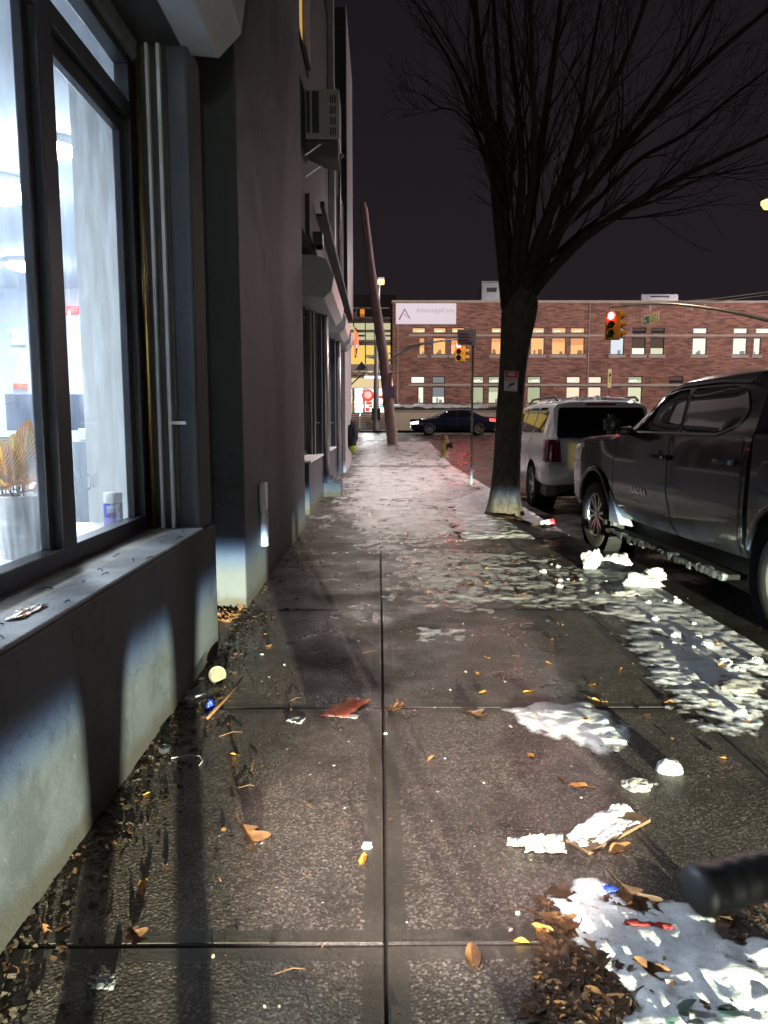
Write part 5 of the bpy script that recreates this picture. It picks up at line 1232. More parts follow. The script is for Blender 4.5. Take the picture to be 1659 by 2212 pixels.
# the lettering reads front to back on the left side
MB().lathe([(.11, 0), (.11, -.006)], 32, (cast(bv, 'L', -3.70, 1.13)[0].x-.002, -3.70, 1.13), 'x').build('fuel_door', tm, T, local=True)
fr_ = MB(); cpt = (cast(bv, 'L', -3.70, 1.13)[0].x-.004, -3.70, 1.13); fr_.tube([V(cpt)+V((0, .115*math.cos(2*math.pi*k/28), .115*math.sin(2*math.pi*k/28))) for k in range(29)], .005, 5); fr_.build('fuel_door_gap', fx_, T, local=True)
for cy, rr in ((-.05, .555), (-4.05, .565)):
    fl = MB(); p = []
    for k in range(25):
        a = R(-8)+R(196)*k/24; y_, z_ = cy+rr*math.cos(a), .42+rr*math.sin(a); hh, _ = cast(bv, 'L', y_+.02*math.cos(a), max(.47, z_+.02*math.sin(a))); p.append(V(((hh.x if hh and hh.x < -.8 else -.99)-.008, y_, z_)))
    fl.tube(p, .03, 8); fl.build('wheel_arch_trim', tm, T, smooth=180, local=True)
for sx in (-1, 1):
    for cy in (-.05, -4.05):
        MB().lathe([(.53, sx*.62), (.535, sx*.98)], 40, (0, cy, .42), 'x', cap=False).build('arch_liner', fx_, T, local=True)
wheel(T, (-.87, -.05, .405), .405, .275, 6, M['alloy'], -1, R(3)); wheel(T, (.87, -.05, .405), .405, .275, 6, M['alloy'], 1, R(3))
wheel(T, (-.87, -4.05, .405), .405, .275, 6, M['alloy'], -1); wheel(T, (.87, -4.05, .405), .405, .275, 6, M['alloy'], 1)
# mirror
mm = bpy.data.meshes.new('mirror'); bm = bmesh.new(); bmesh.ops.create_cube(bm, size=1)
for v in bm.verts: v.co = V((v.co.x*.20-1.17, v.co.y*.15-1.02+(v.co.x*.1), v.co.z*.22+1.51))
bmesh.ops.bevel(bm, geom=list(bm.edges), offset=.05, segments=4, affect='EDGES'); bm.to_mesh(mm); bm.free(); mm.materials.append(M['black']); mm.shade_smooth(); mo = bpy.data.objects.new('mirror', mm); C.objects.link(mo); mo.parent = T
MB().tube([(-.95, -1.0, 1.44), (-1.1, -1.02, 1.44)], [.05, .04], 10).build('mirror_arm', fx_, mo, local=True, smooth=180)
MB().box((-1.262, -1.08, 1.49), (-1.252, -1.03, 1.56)).build('mirror_lamp', M['alloy'], mo, local=True)
# lamps and hood edge seen past the fender
patch('headlight', bv, 'L', [(.86, 1.02), (.86, 1.18), (.45, 1.22), (.5, 1.06)], mat('headlight_lens', (.3, .3, .32), None, .08, coat=.6), T, .008, .05)
ribbon('hood_gap', bv, 'L', [(.9, 1.245), (.4, 1.30), (-.6, 1.335)], .012, fx_, T, .006)
patch('tail_light', bv, 'L', [(-5.47, 1.0), (-5.3, 1.0), (-5.3, 1.36), (-5.47, 1.36)], M['tail'], T, .006, .06)
MB().box((-.85, .9, .5), (.85, 1.03, .78)).build('bumper', fx_, T, bevel=.04, local=True)
# running board and mud flaps
MB().box((-.72, -5.2, .24), (.72, .7, .5)).build('chassis', fx_, T, local=True)
rbm = MB(); rbm.box((-1.13, -3.42, .30), (-.93, -.86, .345)); rbo = rbm.build('running_board', mat('board_black', (.006, .006, .0065), None, .85, spec=.2), T, bevel=.012, local=True)
MB().prism([(-1.02, -.64, .74), (-1.02, -.56, .20), (-1.02, -.80, .26)], (.13, 0, 0)).build('mud_flap', mat('mud_flap_grey', (.45, .46, .45), (.25, .25, .24), .7, vscale=20), T, local=True) if False else None
m = MB(); m.quad((-1.015, -.60, .76), (-1.0, -.90, .40), (-.8, -.86, .36), (-.8, -.60, .40)); m.quad((-1.015, -.60, .76), (-1.015, -.62, .40), (-1.0, -.90, .40)); m.build('mud_flap', mat('mud_flap_grey', (.52, .53, .52), (.3, .3, .29), .7, vscale=20), T, local=True)
# ice frozen on the running board
ic = thing('board_ice', 'ragged grey ice frozen along the running board of the dark pickup', 'ice', TO+V((-1.1, -2, .35)), 0)
def tw(p): return TO+Matrix.Rotation(TH, 3, 'Z') @ V(p)
m = MB(); y_ = -3.44
while y_ < -.9:
    L = random.uniform(.05, .12); hgt = random.uniform(.004, .014); z0 = .305-random.uniform(0, .03)*(random.random() < .4)
    mtb = Matrix.Translation(TO) @ Matrix.Rotation(TH, 4, 'Z'); m.box((-1.15, y_-.01, .318), (-1.10, y_+L*1.2, .352), mtx=mtb)
    if y_ >= -3.05 and random.random() < .5: y_ += L; continue
    if y_ < -3.05: hgt, z0 = .02, .345-.05
    mt = Matrix.Translation(TO) @ Matrix.Rotation(TH, 4, 'Z'); m.box((-1.15-random.uniform(0, .01), y_, z0), (-1.09+random.uniform(-.04, .03), y_+L*1.15, .35+hgt*.6), mtx=mt); y_ += L
o = m.build('ice', mat('grey_ice', (.13, .14, .145), (.035, .04, .042), .3, vscale=18, bump=.6, bscale=30), ic)
rmsh = o.modifiers.new('remesh', 'REMESH'); rmsh.mode = 'VOXEL'; rmsh.voxel_size = .012
sm_ = o.modifiers.new('sm', 'SMOOTH'); sm_.iterations = 4; sm_.factor = .6
tx_ = bpy.data.textures.new('clouds', 'CLOUDS'); tx_.noise_scale = .05; dp = o.modifiers.new('d', 'DISPLACE'); dp.texture = tx_; dp.strength = .014
o.data.shade_smooth()

# ---- silver SUV ---------------------------------------------------------------
VO = V((3.80, 13.70, -.13)); SV = thing('suv', 'boxy silver white suv with roof rails parked ahead of the pickup', 'suv', VO, R(1.0))
sp_ = M['suvpaint']
def S2(y, g, top, belt=1.27, wx=1.0, zb=.40):
    return (y, [(0, zb), (.72*wx, zb), (.88*wx, zb+.03), (.96*wx, .58), (.985*wx, .85), (.98*wx, 1.08), (.965*wx, 1.19), (.95*wx, belt)]+[(a*wx, b) for a, b in g]+[(0, top)])
g_full = [(.885, 1.52), (.815, 1.775), (.745, 1.865), (.55, 1.915)]
secs = [S2(-1.12, [(.80, 1.23), (.76, 1.25), (.70, 1.26), (.5, 1.265)], 1.27, 1.19, .955, .5),
 S2(-1.06, [(.885, 1.30), (.84, 1.32), (.76, 1.33), (.5, 1.335)], 1.34, 1.26, .985, .44),
 S2(-.86, [(.88, 1.52), (.81, 1.765), (.74, 1.845), (.55, 1.88)], 1.89),
 S2(-.70, g_full, 1.93), S2(.0, g_full, 1.95), S2(1.2, g_full, 1.95), S2(1.75, [(.885, 1.50), (.80, 1.76), (.72, 1.84), (.55, 1.88)], 1.90),
 S2(2.35, [(.91, 1.36), (.86, 1.42), (.76, 1.45), (.55, 1.47)], 1.48), S2(2.6, [(.92, 1.29), (.86, 1.31), (.76, 1.33), (.55, 1.34)], 1.34, 1.24), S2(3.3, [(.9, 1.21), (.85, 1.24), (.75, 1.26), (.55, 1.27)], 1.27, 1.16, .98), S2(3.65, [(.8, 1.08), (.76, 1.1), (.7, 1.11), (.5, 1.12)], 1.12, 1.04, .92, .48)]
sb_, bs = loft('body', secs, sp_, SV, [(0, .40, .47), (2.85, .40, .47)], .98, 4)
patch('rear_window', bs, 'B', [(-.80, 1.27), (-.73, 1.79), (.73, 1.79), (.80, 1.27)], M['carglass'], SV, .010, .07, .06)
patch('high_brake_light', bs, 'B', [(-.26, 1.825), (-.26, 1.86), (.26, 1.86), (.26, 1.825)], M['tail'], SV, .012, .05)
def bs_box(name, axis, poly, m, eps=.006, r_=.03, par=SV): return patch(name, bs, axis, poly, m, par, eps, .06, r_)
hatch = bs_box('tailgate', 'B', [(-.72, .78), (-.78, 1.25), (.78, 1.25), (.72, .78)], sp_, .012, .05)
for s in (-1, 1):
    ax = 'L' if s < 0 else 'R'
    tl_ = bs_box('tail_light', 'B', [(s*.72, .86), (s*.955, .86), (s*.945, 1.245), (s*.75, 1.245)], M['tail'], .016, .02)
    bs_box('side_lens', ax, [(-1.115, .86), (-.90, .88), (-.87, 1.25), (-1.06, 1.25)], M['tail'], .014, .02, tl_)
    bs_box('window', ax, [(-.66, 1.34), (-.50, 1.77), (.02, 1.80), (.10, 1.76), (-.04, 1.34)] if False else [(-.62, 1.36), (-.66, 1.72), (-.55, 1.79), (-.02, 1.80), (.06, 1.36)], M['carglass'], .008)
    bs_box('window', ax, [(.17, 1.36), (.10, 1.80), (.80, 1.80), (.95, 1.36)], M['carglass'], .008)
    bs_box('window', ax, [(1.06, 1.36), (.92, 1.80), (1.45, 1.78), (1.80, 1.62), (2.15, 1.38)], M['carglass'], .008)
    ribbon('door_seam', bs, ax, [(.0, 1.80), (.14, 1.3), (.42, .95), (.5, .62)], .012, M['black'], SV, .004); ribbon('door_seam', bs, ax, [(.86, 1.8), (1.0, 1.3), (1.02, .5)], .012, M['black'], SV, .004)
    ribbon('side_moulding', bs, ax, [(.55, .78), (2.3, .78)], .035, sp_, SV, .012)
    MB().tube([(s*1.0, .52, 1.20), (s*1.02, .56, 1.20), (s*1.02, .72, 1.20), (s*1.0, .76, 1.20)], .014, 8).build('handle', sp_, SV, smooth=180, local=True)
    rl_ = MB(); rl_.tube([(s*.70, -.72, 1.915), (s*.715, -.55, 1.975), (s*.72, .2, 1.985), (s*.72, 1.1, 1.975), (s*.70, 1.45, 1.90)], [.022]*5, 10); rl_.build('roof_rail', M['black'], SV, smooth=60, local=True)
    wheel(SV, (s*.86, 0, .375), .375, .25, 5, M['alloy'], s, 0, dbl=False); wheel(SV, (s*.86, 2.85, .375), .375, .25, 5, M['alloy'], s, 0, dbl=False)
    MB().lathe([(.46, s*.6), (.468, s*.965)], 40, (0, 0, .40), 'x', cap=False).build('arch_liner', M['black'], SV, local=True)
    MB().box((s*.80-.07, -.30 if s else 0, .20), (s*.80+.07, -.285, .52)).build('mud_flap', M['black'], SV, local=True)
    MB().box((s*1.0-.1, 1.95, 1.36), (s*1.0+.1, 2.12, 1.54)).build('mirror', sp_, SV, bevel=.04, local=True)
# rear bumper with dark lower valance
m = MB(); pr = [(-.99, -.42, .50, .80), (-1.0, -.75, .48, .83), (-.97, -1.05, .47, .84), (-.86, -1.19, .47, .84), (-.5, -1.235, .50, .84), (0, -1.245, .52, .84)]
pr = pr+[(-x, y_, a, b) for x, y_, a, b in reversed(pr[:-1])]; n = len(pr)
vs = []
for x, y_, a, b in pr: vs += [V((x*.97, y_+.02, a)), V((x, y_, a+.06)), V((x, y_, b-.04)), V((x*.97, y_+.03, b)), V((x*.8, y_+.25, b-.005)), V((x*.8, y_+.25, a))]
fs = []
for i in range(n-1):
    for k in range(6): fs.append((i*6+k, i*6+(k+1) % 6, (i+1)*6+(k+1) % 6, (i+1)*6+k))
m.add(vs, fs+[tuple(range(6)), tuple((n-1)*6+k for k in range(6))]); bmp = m.build('rear_bumper', sp_, SV, smooth=50, local=True)
m = MB(); m.prism([(-.92, -.95, .24), (-.80, -1.16, .30), (-.55, -1.2, .40), (0, -1.21, .46), (.55, -1.2, .40), (.80, -1.16, .30), (.92, -.95, .24), (.92, -.42, .26), (-.92, -.42, .26)], (0, 0, .2)); m.build('lower_valance', M['black'], SV, bevel=.02, local=True)
MB().lathe([(.05, 0), (.052, -.12), (.04, -.12), (.04, -.02)], 18, (-.38, -1.12, .30), 'y', cap=False).build('exhaust_pipe', M['chrome'], SV, smooth=60, local=True)
MB().box((-.16, -1.145, .88), (.16, -1.137, 1.03)).build('number_plate', mat('plate_yellow', (.72, .62, .28), None, .5), SV, local=True)
MB().box((-.02, -1.15, 1.10), (.02, -1.135, 1.16)).build('lock_handle', M['chrome'], SV, local=True)
for xx in (-.22, .22): MB().box((xx-.012, .2-.9, 1.93), (xx+.012, 1.2, 1.945)).build('roof_rib', sp_, SV, local=True)
sc_ = thing('roof_snow', 'thin melting snow cover on the roof of the silver suv', 'snow', VO+V((0, 0, 1.94))); 
bm = bmesh.new(); bmesh.ops.create_grid(bm, x_segments=70, y_segments=90, size=.5)
for v in bm.verts:
    u, w = v.co.x*2, v.co.y*2; e = min(1-abs(u), 1-abs(w)); hh, _ = cast(bs, 'T', u*.66, .25+w*1.0)
    base = hh.z if hh else 1.9; v.co = V((u*.66, .25+w*1.0, base-.01+max(0, .05*min(1, e*9)+.035*noise.fractal(V((u*3, w*5, 1)), .8, 2, 5))))
me = bpy.data.meshes.new('snow_layer'); bm.to_mesh(me); bm.free(); me.materials.append(M['snow']); me.shade_smooth(); me.transform(Matrix.Translation((0, 0, -1.94))); o = bpy.data.objects.new('snow_layer', me); C.objects.link(o); o.parent = sc_; sc_.rotation_euler = (0, 0, R(1.0))

# ---- dark saloon crossing -------------------------------------------------------
DO = P(978, 936, 42.5); DO.z = gz(42.5)-.118
SD = thing('saloon_car', 'dark navy saloon car with lit headlights crossing the intersection', 'car', DO, R(90))   # front points to -x
def S3(y, g, top, belt=.93, wx=1.0, zb=.24):
    return (y, [(0, zb), (.7*wx, zb), (.84*wx, zb+.05), (.89*wx, .45), (.90*wx, .62), (.89*wx, .78), (.87*wx, .87), (.85*wx, belt)]+[(a*wx, b) for a, b in g]+[(0, top)])
gr = [(.80, 1.08), (.71, 1.30), (.62, 1.39), (.4, 1.425)]
def low(z): return [(.82, z+.01), (.76, z+.03), (.66, z+.045), (.4, z+.055)]
secs = [S3(-2.38, low(.86), .92, .82, .86, .34), S3(-2.25, low(.97), 1.03, .93, .97), S3(-1.6, low(1.0), 1.06, .97), S3(-.85, gr, 1.42), S3(-.3, gr, 1.44), S3(.35, [(.80, 1.08), (.71, 1.28), (.62, 1.36), (.4, 1.40)], 1.415), S3(1.25, low(.94), 1.0, .92), S3(2.0, low(.84), .90, .81), S3(2.3, low(.72), .77, .69, .94), S3(2.42, low(.6), .64, .58, .84, .3)]
b_, bd_ = loft('body', secs, M['navy'], SD, [(-1.38, .33, .36), (1.40, .33, .36)], .9, 4)
for ax in 'LR':
    patch('window', bd_, ax, [(-1.25, 1.0), (-.75, 1.32), (-.2, 1.36), (-.2, 1.0)], M['carglass'], SD, .01, .08, .03); patch('window', bd_, ax, [(-.13, 1.0), (-.13, 1.36), (.35, 1.32), (1.02, .99)], M['carglass'], SD, .01, .08, .03)
    ribbon('door_seam', bd_, ax, [(-.16, 1.0), (-.16, .4)], .015, M['black'], SD, .004)
    patch('headlight', bd_, ax, [(2.02, .62), (2.02, .76), (2.36, .70), (2.38, .60)], emis('headlight_white', (1, .97, .92), 9), SD, .02, .06)
    patch('tail_light', bd_, ax, [(-2.36, .72), (-2.36, .88), (-1.95, .92), (-1.98, .76)], emis('tail_red', (1, .06, .05), 3.5), SD, .02, .06)
patch('headlight', bd_, 'F', [(-.78, .60), (-.78, .70), (-.45, .70), (-.45, .60)], emis('headlight_front', (1, .97, .92), 9), SD, .02, .06); patch('fog_light', bd_, 'F', [(-.72, .40), (-.72, .5), (-.5, .5), (-.5, .40)], emis('fog_white', (1, .97, .92), 6), SD, .02, .06)
patch('tail_light', bd_, 'B', [(.45, .74), (.45, .86), (.78, .86), (.78, .74)], emis('tail_red_rear', (1, .06, .05), 3.5), SD, .02, .06)
for s in (-1, 1):
    for y_ in (-1.38, 1.40): wheel(SD, (s*.79, y_, .33), .33, .21, 7, M['alloy'], s, 0, treads=30, dbl=False)
    MB().box((s*.95-.08, .55, .96), (s*.95+.08, .70, 1.08)).build('mirror', M['navy'], SD, bevel=.03, local=True)
# ============================================================ LITTER AND LEAVES
def leaf_mesh(name, L, W, m, lobed=False, curl=.2, seed=0):
    rn = random.Random(seed); n = 26 if lobed else 14; vs = []; fs = []; tw = rn.uniform(-.2, .2); bend = rn.uniform(.1, .6)
    K = (-1, -.62, -.25, 0, .25, .62, 1)
    for i in range(n+1):
        t = i/n; w = W*math.sin(math.pi*t**.9)**.7 if 0 < t < 1 else 0
        sl = w*(.42+.72*abs(math.sin(t*math.pi*3.1+.35))**1.3) if lobed else w
        for k in K:
            ww = sl if abs(k) > .5 else w*.75; x = (t-.5)*L+(abs(k)*ww*.45 if lobed else 0); y = k*ww*.5
            z = curl*(abs(k)**1.4*ww*.5*(1+.6*math.sin(t*6+seed))+bend*(t-.5)**2*L*.5)+tw*y*(t-.5)*1.2+.05*w*noise.noise(V((t*4, k*2, seed*3.1)))
            vs.append((x, y, z+(.0 if k else -.0012)))
    nk = len(K)
    for i in range(n):
        for k in range(nk-1): q = i*nk+k; fs.append((q, q+1, q+nk+1, q+nk))
    k0 = len(vs)
    for t in (0, .5, 1): vs += [(-L*.5-L*.4*t, .004+.05*L*t*t, .002+.004*t), (-L*.5-L*.4*t, -.0005+.05*L*t*t, .002+.004*t)]
    for i in range(2): fs.append((k0+2*i, k0+2*i+1, k0+2*i+3, k0+2*i+2))
    me = bpy.data.meshes.new(name); me.from_pydata(vs, [], fs); me.materials.append(m); me.shade_smooth(); return me
LM = {'y': [leaf_mesh('leaf_small', .055, .026, M['leaf_y'], False, .5, k) for k in range(3)], 't': [leaf_mesh('leaf_oval', .085, .04, M['leaf_t'], False, .6, k) for k in range(3)],
      'b': [leaf_mesh('leaf_lobed', .12, .085, M['leaf_b'], True, .28, k) for k in range(4)], 'l': [leaf_mesh('leaf_lobed', .13, .08, M['leaf_t'], True, .5, k) for k in range(3)]}
def leaf(kind, p, label, group, s=1.0, tilt=.25, flat=1.0):
    o = bpy.data.objects.new('fallen_leaf', random.choice(LM[kind])); C.objects.link(o)
    h = max(0, snow_h(p.x, p.y)); o.location = (p.x, p.y, gz(p.y)+h+.004); o.scale = (s, s, s*flat); o.rotation_euler = (random.gauss(0, tilt), random.gauss(0, tilt), random.uniform(0, 6.28))
    return tag(o, label, 'leaf', group)
single = [((540, 1812), 'l', 1.15, 'large tan lobed leaf flat on the flag left of the centre joint'), ((1022, 2072), 't', 1.1, 'single tan leaf on the bottom flag just right of the joint'), ((1173, 2012), 'y', 1.2, 'pale yellow leaf at the edge of the brown leaf pile'), ((1119, 2037), 'y', 1.1, 'bright yellow leaf standing on the cross joint near the brown pile'),
 ((1410, 2115), 't', 1.4, 'orange brown leaf lying on the snow pile at the bottom right'), ((1340, 1838), 't', 1.1, 'curled orange leaf below the snowy cardboard'), ((1250, 1700), 'y', 1.3, 'orange leaf lying left of the grey ice wedge'), ((1022, 1546), 'b', 1.0, 'brown lobed leaf on the cross joint right of the centre line'), ((855, 1533), 'l', .8, 'tan leaf beside the red orange wrapper end'),
 ((1148, 1635), 'y', 1.0, 'small orange leaf below the grey snow patch'), ((1185, 1577), 'y', 1.1, 'yellow leaf stuck on the edge of the snow patch'), ((928, 1643), 't', .7, 'small dull leaf in the middle of the central flag'), ((785, 1860), 'y', 1.0, 'orange leaf just left of the centre joint near the ice crumb'), ((352, 1632), 't', .9, 'yellowish leaf under the little plastic cup'), ((508, 1632), 'y', 1.0, 'yellow leaf in the shadowed strip beside the plastic cup'),
 ((1140, 1495), 'y', 1.3, 'bright yellow leaf alone above the grey snow patch'), ((1207, 1253), 'y', 1.3, 'yellow leaf on the ice left of the angular snow chunk'), ((1080, 1178), 't', 1.4, 'orange scrap like leaf below the tree pit'), ((310, 1915), 'y', 1.1, 'yellow leaf in the dark strip by the wall'), ((290, 2025), 'l', .7, 'curled yellow leaf at the cross joint by the wall'), ((1535, 1975), 'b', 1.0, 'brown leaf at the right edge below the handlebar grip'), ((1380, 1950), 'b', 1.1, 'brown star shaped leaf left of the handlebar grip')]
for (a, b), k, s, lb in single: leaf(k, G(a, b), lb, None, s)
for k in range(46):
    if k < 30: a, b = random.uniform(1150, 1345), random.uniform(1985, 2215)
    elif k < 50: a, b = random.uniform(1180, 1420), random.uniform(1930, 2010)
    else: a, b = random.uniform(1500, 1680), random.uniform(1960, 2060)
    if random.random() < max(0, (1200-a)/80): a += 60
    pq = G(a, b)
    if snow_h(pq.x, pq.y) > .004 and random.random() < .93: continue
    leaf(random.choice('bbblt'), pq, 'brown wet leaf in the heap round the snow at the bottom right', 'brown leaves heaped round the bottom right snow', random.uniform(.55, 1.2), .04, .4)
for k in range(40):
    a, b = random.choice([(random.uniform(1000, 1620), random.uniform(1250, 1560)), (random.uniform(1000, 1600), random.uniform(1340, 1750)), (random.uniform(880, 1200), random.uniform(1120, 1300))])
    leaf(random.choice('yyyt'), G(a, b), 'small yellow leaf scattered over the wet right half of the sidewalk', 'small leaves scattered on the right half', random.uniform(.5, .95))
for k in range(11):
    y = random.uniform(1.7, 5.3); x = -1.0+abs(random.gauss(0, .16))+.02
    leaf(random.choice('yytl'), V((x, y, 0)), 'small yellowish leaf caught in the dirt strip at the foot of the wall', 'leaves along the foot of the near wall', random.uniform(.35, .7), .4)
for k in range(24):
    p = V((random.uniform(-1.2, -1.03), random.uniform(5.1, 5.44), .0)); leaf('l', p, 'orange leaf in the drift filling the wall recess', 'orange leaves drifted in the wall recess', random.uniform(.5, .85), .5)
# crumbs, grit and leaf fragments nobody could count
def flakes(name, n, fn, mats, lab, cat, smin, smax):
    m = MB()
    for _ in range(n):
        p = fn(); s = random.uniform(smin, smax)*random.uniform(.6, 1.3); h = max(0, snow_h(p.x, p.y)) if p.y < 9 else 0
        mt = Matrix.Translation((p.x, p.y, p.z+gz(p.y)+h+.004)) @ Matrix.Rotation(random.uniform(0, 6.3), 4, 'Z') @ Matrix.Rotation(random.gauss(0, .22), 4, 'X') @ Matrix.Rotation(random.gauss(0, .22), 4, 'Y')
        q = [V((random.uniform(.6, 1)*s*math.cos(a), random.uniform(.4, .8)*s*math.sin(a), random.uniform(-.1, .2)*s)) for a in (.4, 1.7, 2.9, 4.2, 5.4)]
        m.add([mt @ k for k in q], [(0, 1, 2, 3, 4)], random.randrange(len(mats)))
    o = m.build(name, mats); return tag(o, lab, cat, kind='stuff')
flakes('wall_litter', 1500, lambda: V((-1.0+abs(random.gauss(0, .11)), random.uniform(1.2, 5.45), 0)), [M['leaf_b'], M['leaf_b'], M['soil'], M['soil'], M['joint'], M['stick'], M['soil']], 'dark leaf crumbs and dirt gathered along the foot of the wall', 'litter', .005, .022)
flakes('wall_grit', 600, lambda: V((-1.0+abs(random.gauss(0, .2)), random.uniform(5.4, 16), 0)), [M['leaf_b'], M['soil'], M['joint'], M['soil']], 'dark grit along the foot of the farther wall', 'grit', .006, .03)
flakes('pavement_grit', 1500, lambda: V((random.uniform(-.9, 2.3), random.uniform(1.3, 9), 0)), [M['leaf_t'], M['soil'], M['joint'], M['stone'], M['paper'], M['leaf_b']], 'tiny specks of grit and leaf bits over the wet flags', 'grit', .003, .011)
def mulch():
    while 1:
        p = G(random.choice([random.uniform(1150, 1350), random.uniform(1200, 1659)]), random.uniform(1940, 2260))
        if snow_h(p.x, p.y) < .002 or random.random() < .006: return p
flakes('leaf_mulch', 1100, mulch, [M['leaf_b'], M['leaf_b'], M['stick'], M['leaf_t'], M['soil']], 'broken brown leaf mulch under the bottom right snow', 'leaf mulch', .004, .016)
def twig(name, pts, r, m, lab, cat='twig', group=None):
    b = pts[0]; mb = MB().tube(pts, r, 6); o = mb.build(name, m, None, smooth=180); return tag(o, lab, cat, group)
def Gh(a, b, h): p = G(a, b); p.z = h+max(0, snow_h(p.x, p.y)); return p
twig('twig', [Gh(448, 1556, .01), Gh(490, 1520, .03), Gh(524, 1483, .05)], [.008, .007, .005], M['leaf_t'], 'pale broken stick beside the clear plastic cup')
twig('plastic_strip', [Gh(370, 1640, .005), Gh(410, 1637, .012), Gh(432, 1639, .012), Gh(438, 1648, .008), Gh(430, 1657, .006)], .0022, M['sign_white'], 'thin white hooked plastic strip in front of the sauce cup', 'strip')
for k in range(12):
    p = V((random.uniform(-.9, -.1), random.uniform(1.4, 4.6), .006)); a = random.uniform(0, 6.3); L = random.uniform(.04, .13); q = p+V((math.cos(a), math.sin(a), 0))*L
    twig('twig', [p, p.lerp(q, .5)+V((random.uniform(-.02, .02), random.uniform(-.02, .02), .006)), q], .0016, M['leaf_t'], 'thin dry straw lying on the dark flags by the wall', 'straw', 'dry straws on the flags by the wall')
bt = twig('branch_stick', [Gh(1052, 1117, .03), Gh(1105, 1128, .035), Gh(1172, 1146, .03)], [.022, .03, .012], M['stick'], 'dark wet branch lying in the snow at the foot of the tree', 'branch')
def sheetlet(name, corners, m, lab, cat, nx=12, ny=10, amp=.02, lift=.01, seed=0, mask=None):
    c = [V(p) for p in corners]; mb = MB(); idx = {}
    for j in range(ny+1):
        for i in range(nx+1):
            u, v = i/nx, j/ny; p = c[0].lerp(c[1], u).lerp(c[3].lerp(c[2], u), v)
            e = .012*noise.noise(V((u*7, v*7, seed+3))); p = p+V((e, e*.6, lift+amp*abs(noise.fractal(V((u*3.1, v*3.1, seed)), .7, 2, 4))))
            idx[(i, j)] = len(mb.v); mb.v.append(p)
    for j in range(ny):
        for i in range(nx):
            if mask and not mask(i/nx, j/ny): continue
            mb.f.append((idx[(i, j)], idx[(i+1, j)], idx[(i+1, j+1)], idx[(i, j+1)])); mb.mi.append(0)
    o = mb.build(name, m, None, smooth=25); sd = o.modifiers.new('t', 'SOLIDIFY'); sd.thickness = .0015; return tag(o, lab, cat)
sheetlet('crumpled_paper', [G(1092, 1842), G(1225, 1848), G(1212, 1806), G(1098, 1812)], M['paper'], 'crumpled dirty white paper lying beside the snowy cardboard', 'paper', 22, 14, .020, .004, 1, lambda u, v: not (v < .32 and u < .3) and not (v > .8 and u < .35))
cbp = [G(1222, 1822), G(1272, 1850), G(1405, 1778), G(1345, 1752)]
cbd = thing('cardboard', 'brown wet cardboard square half covered in snow', 'cardboard', cbp[0])
m = MB(); m.prism([p+V((0, 0, .004)) for p in cbp], (0, 0, .012)); m.build('board', M['card'], cbd)
def cb_snow():
    mb = MB(); nx, ny = 50, 34; H = {}
    for j in range(ny+1):
        for i in range(nx+1):
            u, v = i/nx, j/ny; p = cbp[0].lerp(cbp[3], u).lerp(cbp[1].lerp(cbp[2], u), v)
            h = .03*(.5-v*1.05+min(u, 1-u)*1.2)+.014*noise.fractal(V((u*4, v*3, 2)), .8, 2, 5)
            H[(i, j)] = (p, min(h, .035))
    idx = {}
    for j in range(ny):
        for i in range(nx):
            k = [(i, j), (i+1, j), (i+1, j+1), (i, j+1)]
            if max(H[q][1] for q in k) <= 0: continue
            f = []
            for q in k:
                if q not in idx: idx[q] = len(mb.v); mb.v.append(H[q][0]+V((0, 0, .0165+max(-.003, H[q][1]))))
                f.append(idx[q])
            mb.f.append(tuple(f)); mb.mi.append(0)
    return tag(mb.build('cardboard_snow', M['clean_snow'], None, smooth=180), 'white snow lying on the wet brown cardboard', 'snow')
cb_snow()
# translucent drink cup with a blue wrapper, sauce cup, lid
def cup(name, lab, base, d, L, r0, r1, m, cat='plastic cup'):
    d = V(d).normalized(); t = thing(name, lab, cat, base); rot = V((0, 0, 1)).rotation_difference(d).to_matrix().to_4x4(); mb = MB()
    mb.lathe([(.001, 0), (r0, 0), (r0*1.02, .002), (r1, L), (r1*1.06, L+.002), (r1*1.06, L+.006), (r1*.98, L+.005), (r0*.97, .006)], 28, cap=False)
    mb.v = [rot @ p for p in mb.v]; mb.build('cup', m, t, smooth=50, local=True); return t
p = G(405, 1530); p.z = .05
cup('clear_cup', 'clear plastic drink cup lying against the foot of the wall', p, (.75, .55, .12), .11, .032, .047, M['clearplastic'])
lump('blue_wrapper', G(455, 1530), (.018, .03, .035), 4, M['blue'], 'crumpled shiny blue wrapper beside the clear cup', 'wrapper', sharp=.6, flat=.9)
pl = G(470, 1475); tl = thing('paper_bowl', 'round beige crushed paper lid tilted at the foot of the wall', 'lid', pl); rot = Matrix.Rotation(R(62), 4, 'X') @ Matrix.Rotation(R(20), 4, 'Y')
mb = MB(); mb.lathe([(.001, .004), (.03, .004), (.043, .0), (.048, .004), (.046, .008)], 26, cap=False); mb.v = [rot @ q+V((0, 0, .045)) for q in mb.v]; mb.build('disc', mat('beige_paper', (.13, .115, .075), (.09, .08, .055), .7, vscale=30), tl, smooth=60, local=True)
p = G(356, 1628); cup('sauce_cup', 'little frosted plastic sauce cup standing near the foot of the wall', p, (0, 0, 1), .026, .017, .024, glass_mat('frosted_plastic', (.75, .8, .85), .25, .35), 'sauce cup')
